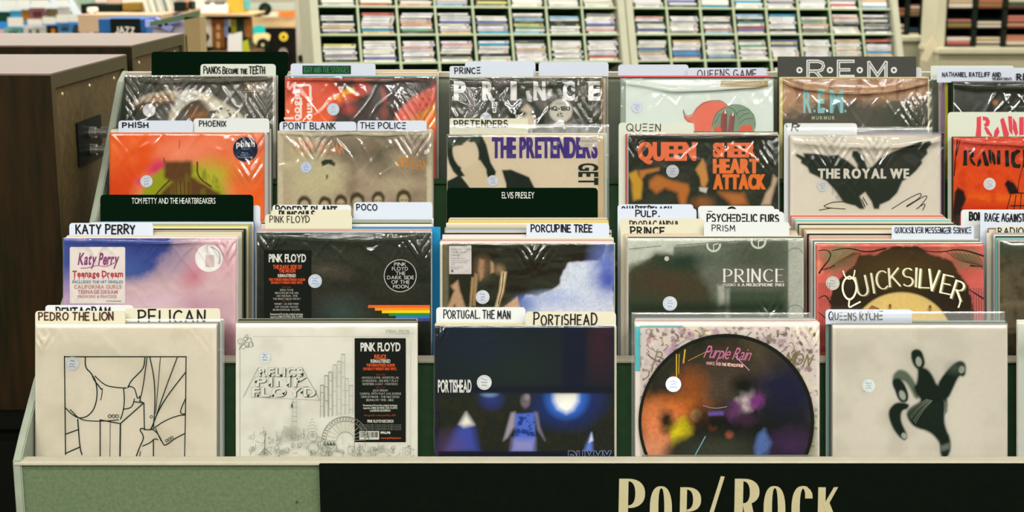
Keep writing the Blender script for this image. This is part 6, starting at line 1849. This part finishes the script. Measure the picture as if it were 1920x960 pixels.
# glass-topped counter behind the loudspeakers
M_CASE = plain('counter_wood', (150, 128, 84), .5, .3, noise=.12, scale=8)
M_RAIL = plain('counter_rail', (86, 108, 74), .5, .3, noise=.1, scale=12)
M_VIOLET = plain('pale_violet', (206, 196, 214), .4, .4)
r = thing('display_counter', 'display counter with green top rail behind the two loudspeakers', 'counter', (on_y(325, 60, 5.3).x, 5.3, 0))
m = MB()
pts = [(281, 41), (372, 20), (372, 32), (281, 50)]
P_ = [on_y(x, y, 5.3) - Vector((r.location.x, 5.3, 0)) for x, y in pts]
m.prism([(p.x, p.z) for p in P_], 0, .03, (.5, .5, .5)); o = m.build('top_rail', M_RAIL, r)
for v in o.data.vertices: v.co = (v.co.x, v.co.z, v.co.y)
pts = [(281, 50), (372, 32), (374, 130), (281, 130)]
P_ = [on_y(x, y, 5.33) - Vector((r.location.x, 5.3, 0)) for x, y in pts]
m = MB(); m.prism([(p.x, p.z) for p in P_], .07, .09, (.5, .5, .5)); o = m.build('counter_back', M_VIOLET, r)
for v in o.data.vertices: v.co = (v.co.x, v.co.z, v.co.y)
a, b = on_y(350, 130, 5.3), on_y(374, 32, 5.3)
m = MB(); m.box(a.x - r.location.x, b.x - r.location.x, .0, .1, 0, b.z - .0); m.build('end_panel', M_CASE, r)
a, b = on_y(281, 130, 5.3), on_y(350, 66, 5.3)
m = MB(); m.box(a.x - r.location.x, b.x - r.location.x, .0, .1, 0, b.z); m.build('counter_body', M_CASE, r)
for px, py, w_, ro in ((288, 44, .03, 0), (306, 47, .034, .5), (322, 38, .03, -.3)):
    p = on_y(px, py, 5.345)
    m = MB(); m.box(-w_, w_, 0, .02, -.012, .012, lin((160, 164, 226)))
    o = m.build('glass_tube', M_PLAST); o.location = p; o.rotation_euler = (0, ro, 0)
    tag(o, 'pale violet glossy tube inside the counter, ' + {0: 'lying level', .5: 'sloping down', -.3: 'sloping up'}[ro], 'tube')

# low table under the blue crate, hidden behind the loudspeakers
r = thing('display_table', 'dark table carrying the blue crate behind the loudspeakers', 'table', (on_y(230, 75, 6.2).x, 6.25, 0))
zt_ = on_y(230, 75, 6.1).z - .002
m = MB(); m.box(-.16, .16, -.24, .24, zt_ - .03, zt_); m.build('table_top', M_CASE, r, bevel=.002)
for dx in (-.14, .14):
    for dy in (-.21, .21):
        m = MB(); m.box(dx - .015, dx + .015, dy - .015, dy + .015, 0, zt_ - .03); m.build('leg', M_CASE, r)
# jazz bin: blue back, black divider with the section word
sbox(186, 36, 274, 75, 6.1, .25, (40, 92, 150), 'blue_crate', 'blue crate holding the black lettered divider', 'crate')
r = sbox(208, 35, 262, 75, 6.05, .012, (14, 22, 18), 'section_divider', 'black divider with a pale handwritten word before the blue crate', 'divider card')
P0 = on_y(235, 62, 6.045)
q = Plate(235, 62, 6.2 / FPX); q.z = 0
q.hand('JAZZ', 218, 51, 252, 62, (216, 210, 196), 2.4, .1, seed=3)
o = quick_build(q.m, 'lettering', M_PRINT, r)
o.rotation_euler = (math.pi / 2, 0, 0); o.location = P0 - r.location
# counter behind with pale sleeves fanned on it
M_LEDGE = plain('ledge_tan', (190, 160, 128), .6, .2, noise=.1, scale=9)
r = thing('long_counter', 'long tan counter top beyond the blue crate', 'counter', (on_y(240, 30, 7.0).x, 7.0, 0))
a, b = on_y(146, 34, 7.0), on_y(302, 24, 7.0); a.z = on_y(170, 26, 7.1).z - .02
m = MB(); m.box(a.x - r.location.x, b.x - r.location.x, 0, .9, a.z - .06, a.z + .02); m.build('counter_top', M_LEDGE, r)
m = MB(); m.box(a.x - r.location.x + .05, b.x - r.location.x - .05, .06, .86, 0, a.z - .06); m.build('counter_body', M_CASE, r)
zc = a.z + .02
cols_ = [(206, 206, 192), (176, 182, 166), (222, 220, 206), (150, 160, 146), (214, 208, 190), (190, 194, 184), (120, 130, 112), (220, 216, 204), (196, 190, 172), (170, 176, 160)]
for k, c in enumerate(cols_):
    x = 274 + k * 6
    sprism('paper_sleeve', [(x - 10, -8), (x - 5, -9), (x + 5, 24), (x, 25)], 7.2 + .03 * k, .02, c, f'leaning pale paper sleeve, {ORD[k + 1]} in the fan on the tan counter', 'sleeve', 'paper sleeves fanned on the counter')
sbox(152, 8, 178, 26, 7.3, .2, (22, 28, 18), 'black_tray', 'black tray lying next to the clear sloping panel', 'tray')
sbox(178, 9, 224, 23.6, 7.3, .2, (18, 26, 18), 'black_case', 'long black case on the tan counter', 'case')
sbox(230, 6, 264, 20, 7.3, .2, (130, 104, 40), 'brown_box', 'flat brown box beside the long black case', 'box')
sprism('white_cup', [(163, 14), (176, 14), (178, 20), (174, 26), (163, 22)], 7.1, .06, (230, 222, 208), 'white cup in front of the black tray', 'cup')
sbox(326, 4, 345, 22, 7.25, .1, (20, 30, 20), 'black_speaker', 'small black box beside the fanned paper sleeves', 'box')
sbox(343, 3, 351, 16, 7.3, .1, (200, 120, 80), 'orange_tin', 'small orange tin between two dark boxes', 'tin')
sbox(354, 3, 360, 18, 7.3, .08, (16, 40, 30), 'green_tin', 'slim dark green tin at the counter end', 'tin')
# assorted pale goods at the top of the frame
for k, (px0, py0, px1, py1, c, nm) in enumerate(((146, -12, 176, 8, (150, 176, 150), 'green'), (178, -12, 200, 6, (222, 206, 190), 'cream'), (202, -12, 226, 8, (214, 176, 150), 'peach'), (228, -12, 262, 6, (226, 214, 200), 'white'),
                                                 (362, -12, 376, 22, (222, 216, 204), 'tall white'))):
    sbox(px0, py0, px1, py1, 7.9, .15, c, 'carton', f'{nm} carton at the rear of the tan counter', 'carton')

# face-out disc display: blue ledges, cases standing on them, white price cards above
M_SHELFW = plain('display_white', (222, 224, 214), .5, .3)
M_LEDGEB = plain('display_blue', (44, 130, 190), .4, .4)
DY = 9.0
r = thing('disc_display', 'sloping display of face-out discs with blue ledges at the far side', 'disc display', (on_y(80, 60, DY).x, DY, 0))
ro = r.location
for k, (py, wy) in enumerate(((84, 8.8), (52, 9.0), (20, 9.2), (-12, 9.4))):
    a, b = on_y(-60, py, wy), on_y(186 - (84 - py) * .6, py, wy)
    m = MB(); m.box(a.x - ro.x, b.x - ro.x, wy - DY - .14, wy - DY + .06, a.z - .02, a.z); m.build('ledge', M_LEDGEB, r)
    m = MB(); m.box(a.x - ro.x, b.x - ro.x, wy - DY + .06, wy - DY + .08, a.z - .0, a.z + .13); m.build('riser', M_LEDGEB if k < 1 else M_SHELFW, r)
a, b = on_y(-60, 120, 8.62), on_y(200, 84, 8.7)
m = MB(); m.box(a.x - ro.x, b.x - ro.x, -.35, .5, 0, on_y(0, 86, 8.8).z - .03); m.build('display_base', M_SHELFW, r)
CASES = [  # picture box, colours, which ledge
    ((-4, 55, 10, 80), (214, 180, 170), 'pink', 0), ((10, 52, 39, 76), (130, 186, 166), 'sea-green', 0), ((44, 48, 86, 71), (226, 220, 204), 'white figured', 0), ((88, 48, 108, 66), (60, 44, 24), 'black and orange', 0), ((109, 44, 134, 63), (90, 140, 180), 'blue', 0),
    ((138, 46, 150, 62), (60, 66, 70), 'charcoal', 0), ((151, 46, 168, 62), (190, 150, 150), 'dusty pink', 0), ((169, 43, 186, 62), (224, 214, 196), 'cream', 0),
    ((-4, 22, 18, 46), (20, 60, 44), 'dark green', 1), ((20, 20, 40, 40), (70, 150, 180), 'light blue', 1), ((41, 18, 54, 38), (150, 100, 40), 'amber', 1), ((56, 15, 84, 37), (150, 90, 84), 'brick', 1), ((87, 16, 107, 31), (110, 90, 60), 'brown', 1), ((109, 13, 131, 29), (200, 186, 170), 'sandy', 1),
    ((4, -14, 30, 2), (150, 160, 150), 'grey', 2), ((33, -14, 56, 2), (190, 180, 170), 'pale', 2), ((60, -14, 92, 2), (130, 120, 110), 'taupe', 2), ((104, -14, 128, 2), (170, 180, 176), 'silver', 2)]
for (x0_, y0_, x1_, y1_), c, nm, lv in CASES:
    wy = (8.72, 8.92, 9.12)[lv]
    o = sbox(x0_, y0_, x1_, y1_ + 4, wy, .012, c, 'disc_case', f'{nm} disc case facing out on the {("lowest", "middle", "highest")[lv]} blue ledge', 'disc case', group='face-out disc cases', bev=.001)
    if 'orange' in nm: sbox(x0_ + 8, y0_ + 5, x1_ - 5, y1_, wy - .004, .004, (226, 140, 50), 'cover_print', parent=o)
    if 'figured' in nm:
        for dx in (10, 24): sbox(x0_ + dx, y0_ + 7, x0_ + dx + 5, y1_ - 4, wy - .004, .004, (110, 110, 96), 'cover_print', parent=o)
    if nm in ('sea-green', 'blue', 'brick'): sbox(x0_ + 6, y0_ + 7, x1_ - 6, y1_ - 5, wy - .004, .004, tuple(int(v * .6) for v in c), 'cover_print', parent=o)
for (x0_, y0_, x1_, y1_), lv, n_ in (((15, 33, 42, 50), 0, 'first'), ((52, 36, 78, 47), 0, 'second'), ((80, 32, 103, 45), 0, 'third'), ((106, 28, 126, 42), 0, 'fourth'), ((128, 27, 148, 41), 0, 'fifth'),
                                     ((4, 0, 30, 13), 1, 'first'), ((32, 0, 55, 12), 1, 'second'), ((60, 0, 92, 13), 1, 'third'), ((104, 0, 128, 11), 1, 'fourth')):
    wy = (8.66, 8.86)[lv]
    sbox(x0_, y0_, x1_, y1_, wy, .006, (232, 228, 214), 'price_card', f'{n_} white price card above the {("lowest", "middle")[lv]} row of face-out discs', 'price card', group='white price cards', bev=0)
# clear sloping end panel of that display
M_ACR = plain('pale_acrylic', (186, 190, 172), .3, .5)
sprism('end_panel', [(130, -12), (140, -12), (210, 60), (206, 66), (178, 66)], 8.45, .02, (190, 192, 176), 'grey sloping end panel of the face-out disc display', 'panel', mat=M_ACR)
